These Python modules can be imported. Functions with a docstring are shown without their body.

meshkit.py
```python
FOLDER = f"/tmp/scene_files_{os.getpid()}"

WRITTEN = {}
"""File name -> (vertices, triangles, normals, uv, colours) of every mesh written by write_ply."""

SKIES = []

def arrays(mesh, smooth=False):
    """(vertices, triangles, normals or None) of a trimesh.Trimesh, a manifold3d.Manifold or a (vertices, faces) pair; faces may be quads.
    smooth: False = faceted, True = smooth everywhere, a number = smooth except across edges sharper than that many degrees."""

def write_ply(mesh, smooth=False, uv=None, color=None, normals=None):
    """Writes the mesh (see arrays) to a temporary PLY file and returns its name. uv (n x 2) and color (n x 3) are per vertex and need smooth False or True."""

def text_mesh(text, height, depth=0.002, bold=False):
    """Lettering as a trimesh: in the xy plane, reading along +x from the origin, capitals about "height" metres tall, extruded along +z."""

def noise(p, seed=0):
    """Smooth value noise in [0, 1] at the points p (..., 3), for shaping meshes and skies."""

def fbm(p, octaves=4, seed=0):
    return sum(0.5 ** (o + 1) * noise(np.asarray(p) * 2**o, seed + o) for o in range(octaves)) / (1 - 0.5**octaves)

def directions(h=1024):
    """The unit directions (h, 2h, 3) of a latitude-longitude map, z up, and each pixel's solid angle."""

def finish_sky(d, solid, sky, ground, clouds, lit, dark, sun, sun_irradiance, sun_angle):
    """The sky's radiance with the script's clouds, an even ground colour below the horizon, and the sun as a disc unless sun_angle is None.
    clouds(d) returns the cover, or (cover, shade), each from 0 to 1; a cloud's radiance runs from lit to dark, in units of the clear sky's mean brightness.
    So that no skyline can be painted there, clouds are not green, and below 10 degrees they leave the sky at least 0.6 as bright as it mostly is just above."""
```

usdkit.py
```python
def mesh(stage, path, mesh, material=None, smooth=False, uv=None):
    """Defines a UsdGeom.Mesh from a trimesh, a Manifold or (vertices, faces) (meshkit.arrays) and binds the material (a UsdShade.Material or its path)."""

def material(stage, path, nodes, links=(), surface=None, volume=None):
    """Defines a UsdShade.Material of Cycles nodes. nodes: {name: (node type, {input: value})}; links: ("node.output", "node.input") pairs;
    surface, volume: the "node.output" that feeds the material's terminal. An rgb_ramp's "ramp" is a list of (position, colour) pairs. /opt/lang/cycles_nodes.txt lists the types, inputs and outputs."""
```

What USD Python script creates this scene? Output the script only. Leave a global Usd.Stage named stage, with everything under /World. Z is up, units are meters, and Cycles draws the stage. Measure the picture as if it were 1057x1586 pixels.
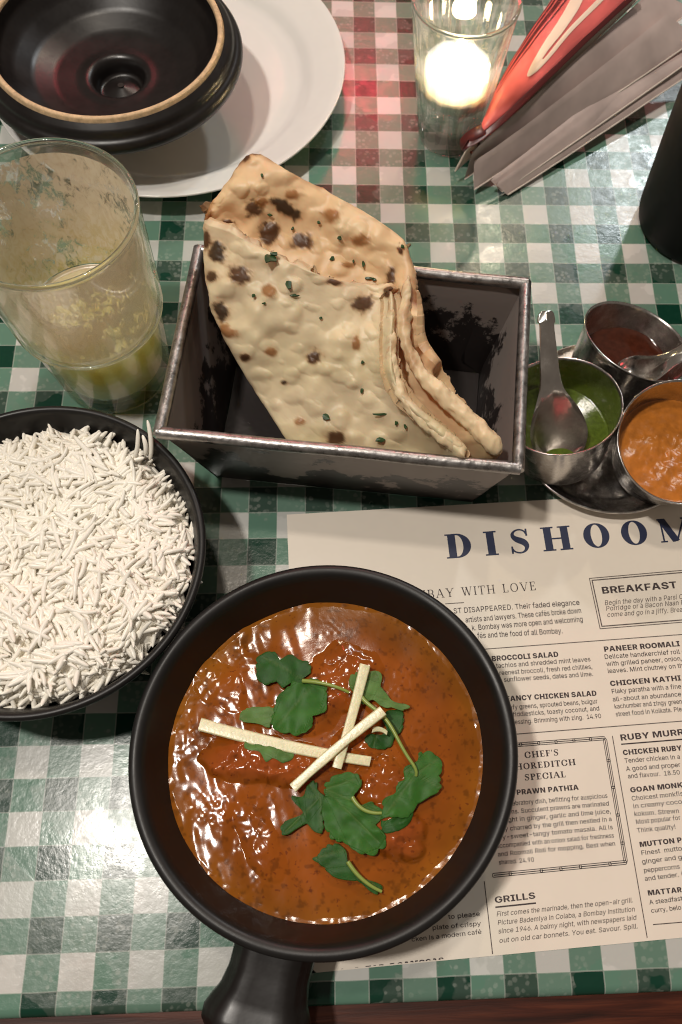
import math, glob, random
import numpy as np, trimesh, usdkit, meshkit
from pxr import Usd, UsdGeom, UsdLux, UsdShade, Gf, Sdf
from scipy.interpolate import RectBivariateSpline, CubicSpline
from shapely import affinity
from shapely.geometry import Polygon, Point, LineString, box as sbox, MultiPolygon
from shapely.ops import unary_union

stage = Usd.Stage.CreateInMemory()
UsdGeom.SetStageUpAxis(stage, 'Z'); UsdGeom.SetStageMetersPerUnit(stage, 1.0)
W = UsdGeom.Xform.Define(stage, '/World')
UsdGeom.Scope.Define(stage, '/World/Looks')
rng = np.random.default_rng(7)

# ------------------------------------------------------------------ camera
R = np.array([[0.9985199485468587, -0.030123155845411642, 0.04528253345266251],
              [-0.011973184180344529, -0.9339298145810654, -0.35725585271225485],
              [0.05305238179914267, 0.3561849195551235, -0.932908220494893]])   # world -> right, down, forward
C = np.array([0.1451, 0.0006, 0.4140])
F, CX, CY, PW, PH = 1300.0, 615.694, 849.033, 1057.0, 1586.0
cam = UsdGeom.Camera.Define(stage, '/World/camera')
ap = 24.0
cam.CreateHorizontalApertureAttr(ap); cam.CreateVerticalApertureAttr(ap * PH / PW)
cam.CreateFocalLengthAttr(ap * F / PW)
cam.CreateHorizontalApertureOffsetAttr((PW / 2 - CX) / PW * ap)
cam.CreateVerticalApertureOffsetAttr((CY - PH / 2) / PW * ap)
cam.CreateClippingRangeAttr((0.02, 50.0))
cam.CreateExposureAttr(0.15); cam.CreateFStopAttr(14.0); cam.CreateFocusDistanceAttr(0.40)
M4 = np.eye(4); M4[0, :3] = R[0]; M4[1, :3] = -R[1]; M4[2, :3] = -R[2]; M4[3, :3] = C
cam.AddTransformOp().Set(Gf.Matrix4d(*M4.ravel().tolist()))


def at(x, y, z=0.0):
    """the point at height z seen at pixel (x, y) of the photograph"""
    x, y, z = np.broadcast_arrays(np.asarray(x, float), np.asarray(y, float), np.asarray(z, float))
    d = np.stack([(x - CX) / F, (y - CY) / F, np.ones_like(x)], -1) @ R
    return C + d * ((z - C[2]) / d[..., 2])[..., None]


# ------------------------------------------------------------------ light: lamps of the dining room, one red neon, dim room ambience
def lamp(name, pos, power, color, radius):
    l = UsdLux.SphereLight.Define(stage, '/World/' + name)
    l.CreateRadiusAttr(radius); l.CreateNormalizeAttr(True); l.CreateIntensityAttr(power)
    l.CreateColorAttr(Gf.Vec3f(*color)); l.AddTranslateOp().Set(Gf.Vec3d(*pos))


lamp('ceiling_lamp', (-0.325, 0.10, 1.5), 14.5, (1.0, 0.935, 0.855), 0.05)
lamp('ceiling_lamp_001', (0.02, 0.48, 1.5), 4.5, (1.0, 0.89, 0.76), 0.05)
lamp('ceiling_lamp_002', (0.986, 1.92, 1.5), 9.0, (0.90, 0.97, 1.0), 0.07)
lamp('ceiling_lamp_003', (0.5125, 1.676, 1.5), 4.0, (1.0, 0.85, 0.62), 0.03)
lamp('neon_lamp', (0.17, 2.15, 1.45), 6.0, (1.0, 0.07, 0.11), 0.13)
dome = UsdLux.DomeLight.Define(stage, '/World/room_ambience')
amb = usdkit.material(stage, '/World/Looks/room_air', {'b': ('background_shader', {'color': (1.0, 0.84, 0.70), 'strength': 0.13})}, [], surface='b.background')
UsdShade.MaterialBindingAPI.Apply(dome.GetPrim()).Bind(amb)

# ------------------------------------------------------------------ helpers: prims
used = {}


def numbered(parent, name):
    k = used.get((parent, name), 0); used[(parent, name)] = k + 1
    return name if k == 0 else f'{name}_{k:03d}'


def tag(p, label=None, cat=None, group=None, kind=None):
    p = p.GetPrim() if hasattr(p, 'GetPrim') else p
    for k, v in (('label', label), ('category', cat), ('group', group), ('kind', kind)):
        if v: p.SetCustomDataByKey(k, v)
    return p


class Thing:
    def __init__(self, name, label, cat, loc, group=None, kind=None):
        self.loc = np.asarray(loc, float)
        self.path = '/World/' + numbered('/World', name)
        x = UsdGeom.Xform.Define(stage, self.path); x.AddTranslateOp().Set(Gf.Vec3d(*self.loc))
        self.prim = tag(x, label, cat, group, kind)

    def part(self, name, mesh, mat, smooth=35, parent=None, color=None, label=None, kind=None):
        par = parent or self.path
        path = par + '/' + numbered(par, name)
        v, f = (mesh.vertices, mesh.faces) if hasattr(mesh, 'vertices') else mesh
        m = mk(path, (np.asarray(v) - self.loc, f), mat, smooth, color)
        tag(m, label, kind=kind)
        return path


def mk(path, mesh, mat, smooth=35, color=None):
    if color is not None:
        m = usdkit.mesh(stage, path, mesh, LOOK[mat], smooth=True)
        UsdGeom.PrimvarsAPI(m).CreatePrimvar('tint', Sdf.ValueTypeNames.Color3fArray, 'vertex').Set([Gf.Vec3f(*map(float, c)) for c in color])
        return m
    return usdkit.mesh(stage, path, mesh, LOOK[mat], smooth=smooth)


# ------------------------------------------------------------------ helpers: shapes
def grid_faces(m, n, wrap=False):
    i, j = np.meshgrid(np.arange(m - 1), np.arange(n if wrap else n - 1), indexing='ij')
    j2 = (j + 1) % n
    q = np.stack([i * n + j, i * n + j2, (i + 1) * n + j2, (i + 1) * n + j], -1).reshape(-1, 4)
    return np.vstack([q[:, [0, 1, 2]], q[:, [0, 2, 3]]])


def fix(v, f):
    t = trimesh.Trimesh(v, f, process=True, merge_norm=True, merge_tex=True)
    t.update_faces(t.nondegenerate_faces()); t.remove_unreferenced_vertices()
    if t.is_watertight: trimesh.repair.fix_normals(t)
    return t


def lathe(prof, n=96, center=(0, 0, 0), axis=None, closed=False):
    """profile of (radius, height) turned about the axis"""
    p = np.asarray(prof, float)
    if closed: p = np.vstack([p, p[:1]])
    th = np.arange(n) * 2 * np.pi / n
    v = np.stack([p[:, :1] * np.cos(th), p[:, :1] * np.sin(th), np.repeat(p[:, 1:], n, 1)], -1).reshape(-1, 3)
    t = fix(v, grid_faces(len(p), n, True))
    if axis is not None:
        t.apply_transform(trimesh.geometry.align_vectors([0, 0, 1], axis))
    t.apply_translation(center)
    return t


def rounded(pts, r=0.001, k=4):
    """a polyline with its inner corners rounded"""
    p = np.asarray(pts, float); out = [p[0]]
    for a, b, c in zip(p[:-2], p[1:-1], p[2:]):
        la, lc = np.linalg.norm(a - b), np.linalg.norm(c - b)
        d = min(r, la * .45, lc * .45)
        s, e = b + (a - b) / la * d, b + (c - b) / lc * d
        for t in np.linspace(0, 1, k + 1): out.append((1 - t) ** 2 * s + 2 * t * (1 - t) * b + t * t * e)
    out.append(p[-1])
    return np.array(out)


def tube(points, radii, sides=10, flat=None):
    p = np.asarray(points, float); r = np.broadcast_to(radii, (len(p),)).astype(float)
    t = np.gradient(p, axis=0); t /= np.linalg.norm(t, axis=1, keepdims=True)
    a = np.zeros_like(p); a[0] = np.cross(t[0], [0, 0, 1.0] if abs(t[0][2]) < .9 else [1.0, 0, 0]); a[0] /= np.linalg.norm(a[0])
    for i in range(1, len(p)):
        w = a[i - 1] - t[i] * np.dot(a[i - 1], t[i]); a[i] = w / np.linalg.norm(w)
    b = np.cross(t, a); th = np.arange(sides) * 2 * np.pi / sides
    fl = 1.0 if flat is None else flat
    v = p[:, None] + r[:, None, None] * (np.cos(th)[None, :, None] * a[:, None] + fl * np.sin(th)[None, :, None] * b[:, None])
    v = np.concatenate([v.reshape(-1, 3), p[:1], p[-1:]]); n = sides; f = [grid_faces(len(p), n, True)]
    j = np.arange(n); k = (len(p) - 1) * n
    f.append(np.stack([np.full(n, len(v) - 2), (j + 1) % n, j], 1)); f.append(np.stack([np.full(n, len(v) - 1), k + j, k + (j + 1) % n], 1))
    return fix(v, np.vstack(f))


def spline(pts, n):
    p = np.asarray(pts, float); s = np.r_[0, np.cumsum(np.linalg.norm(np.diff(p, axis=0), axis=1))]
    return CubicSpline(s, p)(np.linspace(0, s[-1], n))


def slab(P, thick, taper=2):
    """a grid of points (m, n, 3) given thickness below, its border thinned so that the edge is round; returns vertices, faces, uv"""
    m, n = P.shape[:2]
    du, dv = np.gradient(P, axis=0), np.gradient(P, axis=1)
    N = np.cross(du, dv); N /= np.linalg.norm(N, axis=-1, keepdims=True) + 1e-12
    if N[..., 2].mean() < 0: N = -N
    i = np.minimum(np.arange(m), np.arange(m)[::-1])[:, None]; j = np.minimum(np.arange(n), np.arange(n)[::-1])[None]
    e = np.clip(np.minimum(i, j) / taper, 0, 1); e = np.sqrt(np.clip(1 - (1 - e) ** 2, 0, 1))
    th = np.broadcast_to(thick, (m, n))
    top = P - N * (th * .5 * (1 - e))[..., None]; bot = P - N * (th * (.5 + .5 * e))[..., None]
    ft = grid_faces(m, n); v = np.concatenate([top.reshape(-1, 3), bot.reshape(-1, 3)])
    border = [(a, 0) for a in range(m)] + [(m - 1, b) for b in range(1, n)] + [(a, n - 1) for a in range(m - 2, -1, -1)] + [(0, b) for b in range(n - 2, 0, -1)]
    b0 = np.array([a * n + b for a, b in border]); b1 = np.roll(b0, -1); k = m * n
    fs = np.vstack([np.stack([b0, b1, b1 + k], 1), np.stack([b0, b1 + k, b0 + k], 1)])
    f = np.vstack([ft, ft[:, ::-1] + k, fs])
    return v, f


def prism(poly, z0, z1):
    ms = [trimesh.creation.extrude_polygon(g, z1 - z0, engine='earcut') for g in getattr(poly, 'geoms', [poly])]
    t = trimesh.util.concatenate(ms); t.apply_translation((0, 0, z0)); return t


def rod(a, b, w, h, bend=0.0, n=10, up=(0, 0, 1), w2=None):
    a, b = np.asarray(a, float), np.asarray(b, float); t = np.linspace(0, 1, n)[:, None]
    d = (b - a) / np.linalg.norm(b - a); s = np.cross(d, up); s /= np.linalg.norm(s); u = np.cross(s, d)
    c = a + (b - a) * t + s * bend * (4 * t * (1 - t)); ww = np.linspace(w, w2 or w, n)[:, None] * (1 + .16 * (meshkit.noise(np.stack([t[:, 0] * 5 + a[0] * 900, 0 * t[:, 0], 0 * t[:, 0]], 1)) - .5))[:, None]
    q = []
    for x, y in ((-.5, -.35), (-.38, -.5), (.38, -.5), (.5, -.35), (.5, .35), (.38, .5), (-.38, .5), (-.5, .35)):
        q.append(c + s * x * ww + u * y * h)
    v = np.stack(q, 1).reshape(-1, 3); k = len(v)
    v = np.vstack([v, c[:1], c[-1:]]); j = np.arange(8)
    f = np.vstack([grid_faces(n, 8, True), np.stack([np.full(8, k), (j + 1) % 8, j], 1), np.stack([np.full(8, k + 1), k - 8 + j, k - 8 + (j + 1) % 8], 1)])
    return fix(v, f)


# ------------------------------------------------------------------ materials
LOOK = {}


def look(name, nodes, links=(), surface='p.BSDF', volume=None):
    LOOK[name] = usdkit.material(stage, '/World/Looks/' + name, nodes, list(links), surface=surface, volume=volume)


def plain(name, color, rough=.5, bump=None, vary=None, **kw):
    """one colour with a little variation and an optional fine relief"""
    n = {'p': ('principled_bsdf', {'base_color': color, 'roughness': rough, **kw}), 'c': ('texture_coordinate', {})}
    l = []
    if vary:
        s, amt = vary
        n['vn'] = ('noise_texture', {'scale': s, 'detail': 4}); l.append(('c.object', 'vn.vector'))
        n['vr'] = ('rgb_ramp', {'ramp': [(.3, tuple(x * (1 - amt) for x in color)), (.7, tuple(min(1, x * (1 + amt)) for x in color))]})
        l += [('vn.fac', 'vr.fac'), ('vr.color', 'p.base_color')]
    if bump:
        s, strength, dist = bump
        n['bn'] = ('noise_texture', {'scale': s, 'detail': 5}); n['b'] = ('bump', {'strength': strength, 'distance': dist})
        l += [('c.object', 'bn.vector'), ('bn.fac', 'b.height'), ('b.normal', 'p.normal')]
    look(name, n, l)


def rough_vary(name, color, r0, r1, scale, bump=None, metallic=0.0, vary=0.15, **kw):
    n = {'p': ('principled_bsdf', {'base_color': color, 'metallic': metallic, **kw}), 'c': ('texture_coordinate', {}),
         'n': ('noise_texture', {'scale': scale, 'detail': 6, 'roughness': .65}),
         'm': ('map_range', {'from_min': .3, 'from_max': .7, 'to_min': r0, 'to_max': r1, 'clamp': True}),
         'r': ('rgb_ramp', {'ramp': [(.3, tuple(x * (1 - vary) for x in color)), (.7, tuple(min(1, x * (1 + vary)) for x in color))]})}
    l = [('c.object', 'n.vector'), ('n.fac', 'm.value'), ('m.result', 'p.roughness'), ('n.fac', 'r.fac'), ('r.color', 'p.base_color')]
    if bump:
        n['bn'] = ('noise_texture', {'scale': bump[0], 'detail': 5}); n['b'] = ('bump', {'strength': bump[1], 'distance': bump[2]})
        l += [('c.object', 'bn.vector'), ('bn.fac', 'b.height'), ('b.normal', 'p.normal')]
    look(name, n, l)


CELL = 0.015


def gingham():
    n, l = {'g': ('geometry', {}), 's': ('separate_xyz', {})}, [('g.position', 's.vector')]

    def m(name, op, a, b=None, c=None):
        d = {'math_type': op}
        for k, v in (('value1', a), ('value2', b), ('value3', c)):
            if v is None: continue
            if isinstance(v, str): l.append((v, f'{name}.{k}'))
            else: d[k] = v
        n[name] = ('math', d)
        return name + '.value'
    # slightly wavy thread lines
    n['wn'] = ('noise_texture', {'scale': 40, 'detail': 1}); l.append(('g.position', 'wn.vector'))
    w = m('w0', 'multiply_add', 'wn.fac', 0.0008, -0.0004)
    X, Y = m('X', 'add', 's.x', w), m('Y', 'add', 's.y', w)
    fx = m('fx', 'fraction', m('fx0', 'divide', X, 2 * CELL)); fy = m('fy', 'fraction', m('fy0', 'divide', Y, -2 * CELL))
    gx = m('gx', 'less_than', fx, .5); gy = m('gy', 'greater_than', fy, .5)
    both = m('both', 'multiply', gx, gy); one = m('one', 'maximum', gx, gy)
    lines = []
    for k, a in (('x', X), ('y', Y)):
        q = m('q' + k, 'fraction', m('q1' + k, 'multiply_add', a, 1 / CELL, .5))
        d = m('d' + k, 'absolute', m('d1' + k, 'subtract', q, .5))
        lines.append(m('l' + k, 'less_than', d, .022))
    line = m('line', 'multiply', m('ln', 'maximum', *lines), .32)
    n['c1'] = ('mix', {'color1': (.585, .585, .55), 'color2': (.115, .225, .165)}); l.append((one, 'c1.fac'))
    n['c2'] = ('mix', {'color2': (.006, .042, .025)}); l += [('c1.color', 'c2.color1'), (both, 'c2.fac')]
    n['c3'] = ('mix', {'color2': (.58, .60, .54)}); l += [('c2.color', 'c3.color1'), (line, 'c3.fac')]
    # the clear vinyl sheet: where it does not cling it looks hazy with pale bubbles
    n['zn'] = ('noise_texture', {'scale': 24, 'detail': 4, 'roughness': .55}); l.append(('g.position', 'zn.vector'))
    n['zr'] = ('map_range', {'from_min': .475, 'from_max': .49, 'clamp': True}); l.append(('zn.fac', 'zr.value'))
    n['bn'] = ('noise_texture', {'scale': 420, 'detail': 3, 'roughness': .6}); l.append(('g.position', 'bn.vector'))
    n['vo'] = ('voronoi_texture', {'scale': 330, 'feature': 'smooth_f1', 'smoothness': .25}); l.append(('g.position', 'vo.vector'))
    vv_ = m('vv', 'multiply_add', 'bn.fac', .55, 'vo.distance')
    n['br'] = ('map_range', {'from_min': .72, 'from_max': .54, 'clamp': True}); l.append((vv_, 'br.value'))
    n['bm'] = ('noise_texture', {'scale': 60, 'detail': 2}); l.append(('g.position', 'bm.vector'))
    n['bq'] = ('map_range', {'from_min': .36, 'from_max': .64, 'clamp': True}); l.append(('bm.fac', 'bq.value'))
    haze = m('haze', 'multiply', 'zr.result', .20)
    bub = m('bub', 'multiply', m('bu0', 'multiply', 'br.result', 'bq.result'), m('bu1', 'multiply', 'zr.result', .26))
    n['h'] = ('mix', {'color2': (.17, .19, .165)}); l += [('c3.color', 'h.color1'), (haze, 'h.fac')]
    n['k'] = ('mix', {'color2': (.52, .54, .48)}); l += [('h.color', 'k.color1'), (bub, 'k.fac')]
    # gloss and relief
    n['rn'] = ('noise_texture', {'scale': 170, 'detail': 6, 'roughness': .62}); l.append(('g.position', 'rn.vector'))
    n['rr'] = ('map_range', {'from_min': .3, 'from_max': .7, 'to_min': .15, 'to_max': .25, 'clamp': True}); l.append(('rn.fac', 'rr.value'))
    rough = m('rough', 'multiply_add', 'zr.result', .05, 'rr.result')
    hgt = m('hgt', 'multiply_add', 'bn.fac', .7, 'rn.fac')
    n['b'] = ('bump', {'strength': .20, 'distance': .0004}); l.append((hgt, 'b.height'))
    n['p'] = ('principled_bsdf', {'specular_ior_level': .38}); l += [('k.color', 'p.base_color'), (rough, 'p.roughness'), ('b.normal', 'p.normal')]
    look('gingham', n, l)


gingham()
look('wood', {'c': ('texture_coordinate', {}), 'm': ('mapping', {'scale': (9, 160, 160)}), 'n': ('noise_texture', {'scale': 1.6, 'detail': 8, 'roughness': .62, 'distortion': .8}),
              'r': ('rgb_ramp', {'ramp': [(.3, (.018, .0045, .002)), (.5, (.055, .012, .005)), (.72, (.11, .028, .011))]}),
              'b': ('bump', {'strength': .3, 'distance': .0005}), 'p': ('principled_bsdf', {'roughness': .45, 'specular_ior_level': .25})},
     [('c.object', 'm.vector'), ('m.vector', 'n.vector'), ('n.fac', 'r.fac'), ('r.color', 'p.base_color'), ('n.fac', 'b.height'), ('b.normal', 'p.normal')])
rough_vary('black_stoneware', (.010, .0092, .0088), .34, .48, 60, bump=(900, .08, .0003), specular_ior_level=.42)
rough_vary('black_glaze', (.0095, .0075, .007), .27, .42, 45, bump=(300, .06, .0005))
rough_vary('raw_clay', (.66, .46, .27), .6, .8, 260, bump=(900, .3, .0004), vary=.28)
rough_vary('black_matte', (.005, .005, .005), .5, .6, 60, specular_ior_level=.2)
rough_vary('white_porcelain', (.80, .785, .75), .10, .2, 25, vary=.02)
rough_vary('steel', (.60, .575, .55), .16, .30, 120, bump=(500, .05, .0003), metallic=1.0)
rough_vary('steel_bright', (.66, .63, .59), .10, .22, 90, bump=(260, .05, .0004), metallic=1.0)
rough_vary('paper', (.84, .755, .645), .30, .42, 30, bump=(14, .10, .004), vary=.02)
plain('print_blue', (.022, .030, .075), .5)
plain('print_dark', (.050, .034, .034), .55)
plain('print_grey', (.12, .095, .085), .55)
plain('page_grey', (.54, .43, .395), .5, bump=(30, .2, .002), vary=(40, .18))
plain('page_edge', (.66, .58, .5), .6)
plain('cover_red', (.70, .14, .13), .26, bump=(25, .2, .003), vary=(30, .18))
plain('cover_dark', (.10, .018, .018), .35)
plain('cover_white', (.80, .62, .5), .35)
plain('rice', (.965, .92, .82), .34, vary=(200, .035))
plain('ginger', (.80, .70, .43), .28, bump=(900, .3, .0003), vary=(500, .12), subsurface_weight=.25, subsurface_scale=.001)
plain('stem', (.26, .34, .07), .35)
plain('oil', (.075, .024, .004), .2, vary=(300, .5))
plain('herb_dark', (.020, .060, .014), .4, vary=(400, .4))
plain('green_chutney', (.072, .108, .010), .12, bump=(700, .2, .0006), vary=(500, .25), specular_ior_level=.6)
plain('brown_chutney', (.060, .016, .008), .08, bump=(120, .1, .0006), vary=(300, .2), specular_ior_level=.6)
plain('orange_chutney', (.44, .145, .018), .26, bump=(300, .3, .0012), vary=(200, .2), specular_ior_level=.6)
plain('wax', (.84, .77, .66), .4, subsurface_weight=1.0, subsurface_scale=.014, subsurface_radius=(1, .7, .4))
plain('tin_cup', (.6, .58, .55), .3, metallic=1.0)
plain('wick', (.02, .015, .012), .9)
look('flame', {'p': ('emission', {'color': (1.0, .74, .42), 'strength': 220.0})}, surface='p.emission')
for gname, gfac in (('glass', .18), ('votive_glass', .42)):
    look(gname, {'lw': ('layer_weight', {'blend': .35}), 'tr': ('rgb_ramp', {'ramp': [(0, (.985, .99, .975)), (.6, (.96, .965, .93)), (1, (.70, .71, .58))]}), 't': ('transparent_bsdf', {}),
                   'g': ('glossy_bsdf', {'color': (1, 1, 1), 'roughness': .03}), 'f': ('math', {'math_type': 'power', 'value2': 4.0}), 'f2': ('math', {'math_type': 'multiply_add', 'value2': .62, 'value3': .035}), 'l5': ('layer_weight', {'blend': .5}), 'x': ('mix_closure', {}), 'y': ('mix_closure', {'fac': gfac}),
                   'r': ('principled_bsdf', {'base_color': (.97, .985, .94), 'roughness': .02, 'ior': 1.46, 'transmission_weight': 1.0})},
         [('lw.facing', 'tr.fac'), ('tr.color', 't.color'), ('l5.facing', 'f.value1'), ('f.value', 'f2.value1'), ('f2.value', 'x.fac'), ('t.BSDF', 'x.closure1'), ('g.BSDF', 'x.closure2'), ('x.closure', 'y.closure1'), ('r.BSDF', 'y.closure2')], surface='y.closure')
look('solid_glass', {'p': ('principled_bsdf', {'base_color': (.95, .97, .90), 'roughness': .02, 'ior': 1.48, 'transmission_weight': 1.0})})
look('lassi', {'c': ('texture_coordinate', {}), 'n': ('noise_texture', {'scale': 130, 'detail': 5}), 'r': ('rgb_ramp', {'ramp': [(.35, (.74, .57, .24)), (.7, (.84, .69, .37))]}),
               'p': ('principled_bsdf', {'roughness': .25, 'subsurface_weight': .6, 'subsurface_scale': .012, 'subsurface_radius': (1, .8, .3)})},
     [('c.object', 'n.vector'), ('n.fac', 'r.fac'), ('r.color', 'p.base_color')])
# the film a milky drink leaves: flecked, with streaks and clear patches
look('milk_film', {'c': ('texture_coordinate', {}), 'm': ('mapping', {'scale': (1, 1, .55)}),
                   'n': ('noise_texture', {'scale': 330, 'detail': 6, 'roughness': .7, 'distortion': .8}), 'n2': ('noise_texture', {'scale': 34, 'detail': 3}),
                   'a': ('math', {'math_type': 'multiply_add', 'value2': .85, 'value3': 0.0}), 'ad': ('math', {'math_type': 'multiply_add', 'value2': .65}),
                   'q': ('map_range', {'from_min': .79, 'from_max': .90, 'to_min': .93, 'to_max': .12, 'clamp': True}),
                   'cr': ('rgb_ramp', {'ramp': [(.42, (.98, .91, .74)), (.58, (.80, .68, .48))]}), 'sz': ('separate_xyz', {}), 'zy': ('map_range', {'from_min': .085, 'from_max': .058, 'clamp': True}),
                   'zn': ('map_range', {'from_min': .44, 'from_max': .56, 'clamp': True}), 'zm': ('math', {'math_type': 'multiply'}), 'ym': ('mix', {'color2': (.76, .62, .14)}),
                   'd': ('principled_bsdf', {'roughness': .35}), 'tl': ('translucent_bsdf', {'color': (.92, .85, .66)}), 'dm': ('mix_closure', {'fac': .5}), 't': ('transparent_bsdf', {'color': (1, 1, 1)}), 'x': ('mix_closure', {})},
     [('c.object', 'm.vector'), ('m.vector', 'n.vector'), ('c.object', 'n2.vector'), ('n.fac', 'a.value1'), ('n2.fac', 'ad.value1'), ('a.value', 'ad.value3'), ('ad.value', 'q.value'), ('n.fac', 'cr.fac'), ('cr.color', 'ym.color1'), ('c.object', 'sz.vector'), ('sz.z', 'zy.value'), ('n.fac', 'zn.value'), ('zy.result', 'zm.value1'), ('zn.result', 'zm.value2'), ('zm.value', 'ym.fac'), ('ym.color', 'd.base_color'),
      ('d.BSDF', 'dm.closure1'), ('tl.BSDF', 'dm.closure2'), ('q.result', 'x.fac'), ('t.BSDF', 'x.closure1'), ('dm.closure', 'x.closure2')], surface='x.closure')
# worn folded-steel baking tin: bare greyish patches and baked-on brown-black ones
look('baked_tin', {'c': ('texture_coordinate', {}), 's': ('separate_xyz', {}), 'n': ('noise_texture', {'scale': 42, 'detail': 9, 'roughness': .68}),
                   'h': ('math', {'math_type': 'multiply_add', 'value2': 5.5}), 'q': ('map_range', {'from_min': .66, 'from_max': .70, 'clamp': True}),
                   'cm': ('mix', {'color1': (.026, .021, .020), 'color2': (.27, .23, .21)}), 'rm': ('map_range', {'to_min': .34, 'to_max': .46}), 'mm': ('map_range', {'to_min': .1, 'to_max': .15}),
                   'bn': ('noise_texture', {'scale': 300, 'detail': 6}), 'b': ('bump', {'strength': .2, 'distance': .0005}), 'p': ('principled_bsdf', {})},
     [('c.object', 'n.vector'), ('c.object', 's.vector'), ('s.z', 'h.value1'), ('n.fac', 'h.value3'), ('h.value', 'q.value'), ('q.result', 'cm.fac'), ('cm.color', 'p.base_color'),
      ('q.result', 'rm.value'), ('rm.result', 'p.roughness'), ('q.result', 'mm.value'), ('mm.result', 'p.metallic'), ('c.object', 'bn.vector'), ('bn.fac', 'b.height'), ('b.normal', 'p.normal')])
rough_vary('tin_rim', (.37, .355, .345), .26, .5, 220, bump=(420, .35, .0008), metallic=.95, vary=.32)


def tinted(name, rough, bump, scale_specks=None, speck=(.05, .02, .01), amt=.0, **kw):
    n = {'a': ('attribute', {'attribute': 'tint'}), 'c': ('texture_coordinate', {}), 'p': ('principled_bsdf', {'roughness': rough, **kw}),
         'bn': ('noise_texture', {'scale': bump[0], 'detail': 5, 'roughness': .6}), 'b': ('bump', {'strength': bump[1], 'distance': bump[2]})}
    l = [('c.object', 'bn.vector'), ('bn.fac', 'b.height'), ('b.normal', 'p.normal')]
    if scale_specks:
        n['sn'] = ('noise_texture', {'scale': scale_specks, 'detail': 2}); n['sr'] = ('map_range', {'from_min': .66, 'from_max': .72, 'to_max': amt, 'clamp': True})
        n['sm'] = ('mix', {'color2': speck})
        l += [('c.object', 'sn.vector'), ('sn.fac', 'sr.value'), ('sr.result', 'sm.fac'), ('a.color', 'sm.color1'), ('sm.color', 'p.base_color')]
    else: l.append(('a.color', 'p.base_color'))
    look(name, n, l)


tinted('naan', .41, (420, .25, .0005), specular_ior_level=.35, subsurface_weight=.15, subsurface_scale=.002)
tinted('curry', .125, (1300, .06, .0002), 420, (.10, .018, .006), .6, specular_ior_level=.34)
tinted('leaf', .5, (700, .2, .0003), specular_ior_level=.2, subsurface_weight=.1, subsurface_scale=.0006)

# ------------------------------------------------------------------ the setting: cloth and the wooden edge of the table
x0, x1, yf, yb, th = -.35, .75, -.0549, 1.0, .003
prof = [(yb, -th), (yb, 0), (yf + .004, 0)] + [(yf + .004 - .004 * math.sin(a), -.003 + .003 * math.cos(a)) for a in np.linspace(.2, math.pi / 2, 7)] + [(yf, -th)]
n = len(prof)
v = np.array([(x, y, z) for x in (x0, x1) for y, z in prof]); i = np.arange(n)
f = np.vstack([np.stack([i, (i + 1) % n, (i + 1) % n + n], 1), np.stack([i, (i + 1) % n + n, i + n], 1), [[0, k, k + 1] for k in range(1, n - 1)], [[n, n + k + 1, n + k] for k in range(1, n - 1)]])
cloth = mk('/World/tablecloth', fix(v, f), 'gingham', 40)
tag(cloth, 'green and white gingham tablecloth under clear vinyl, beneath all the dishes', 'tablecloth', kind='structure')
wv = prism(sbox(x0, -.16, x1, yb), -.045, -.0035)
tag(mk('/World/table_edge', wv, 'wood', False), 'dark red brown wooden table edge below the tablecloth', 'table', kind='structure')

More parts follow.
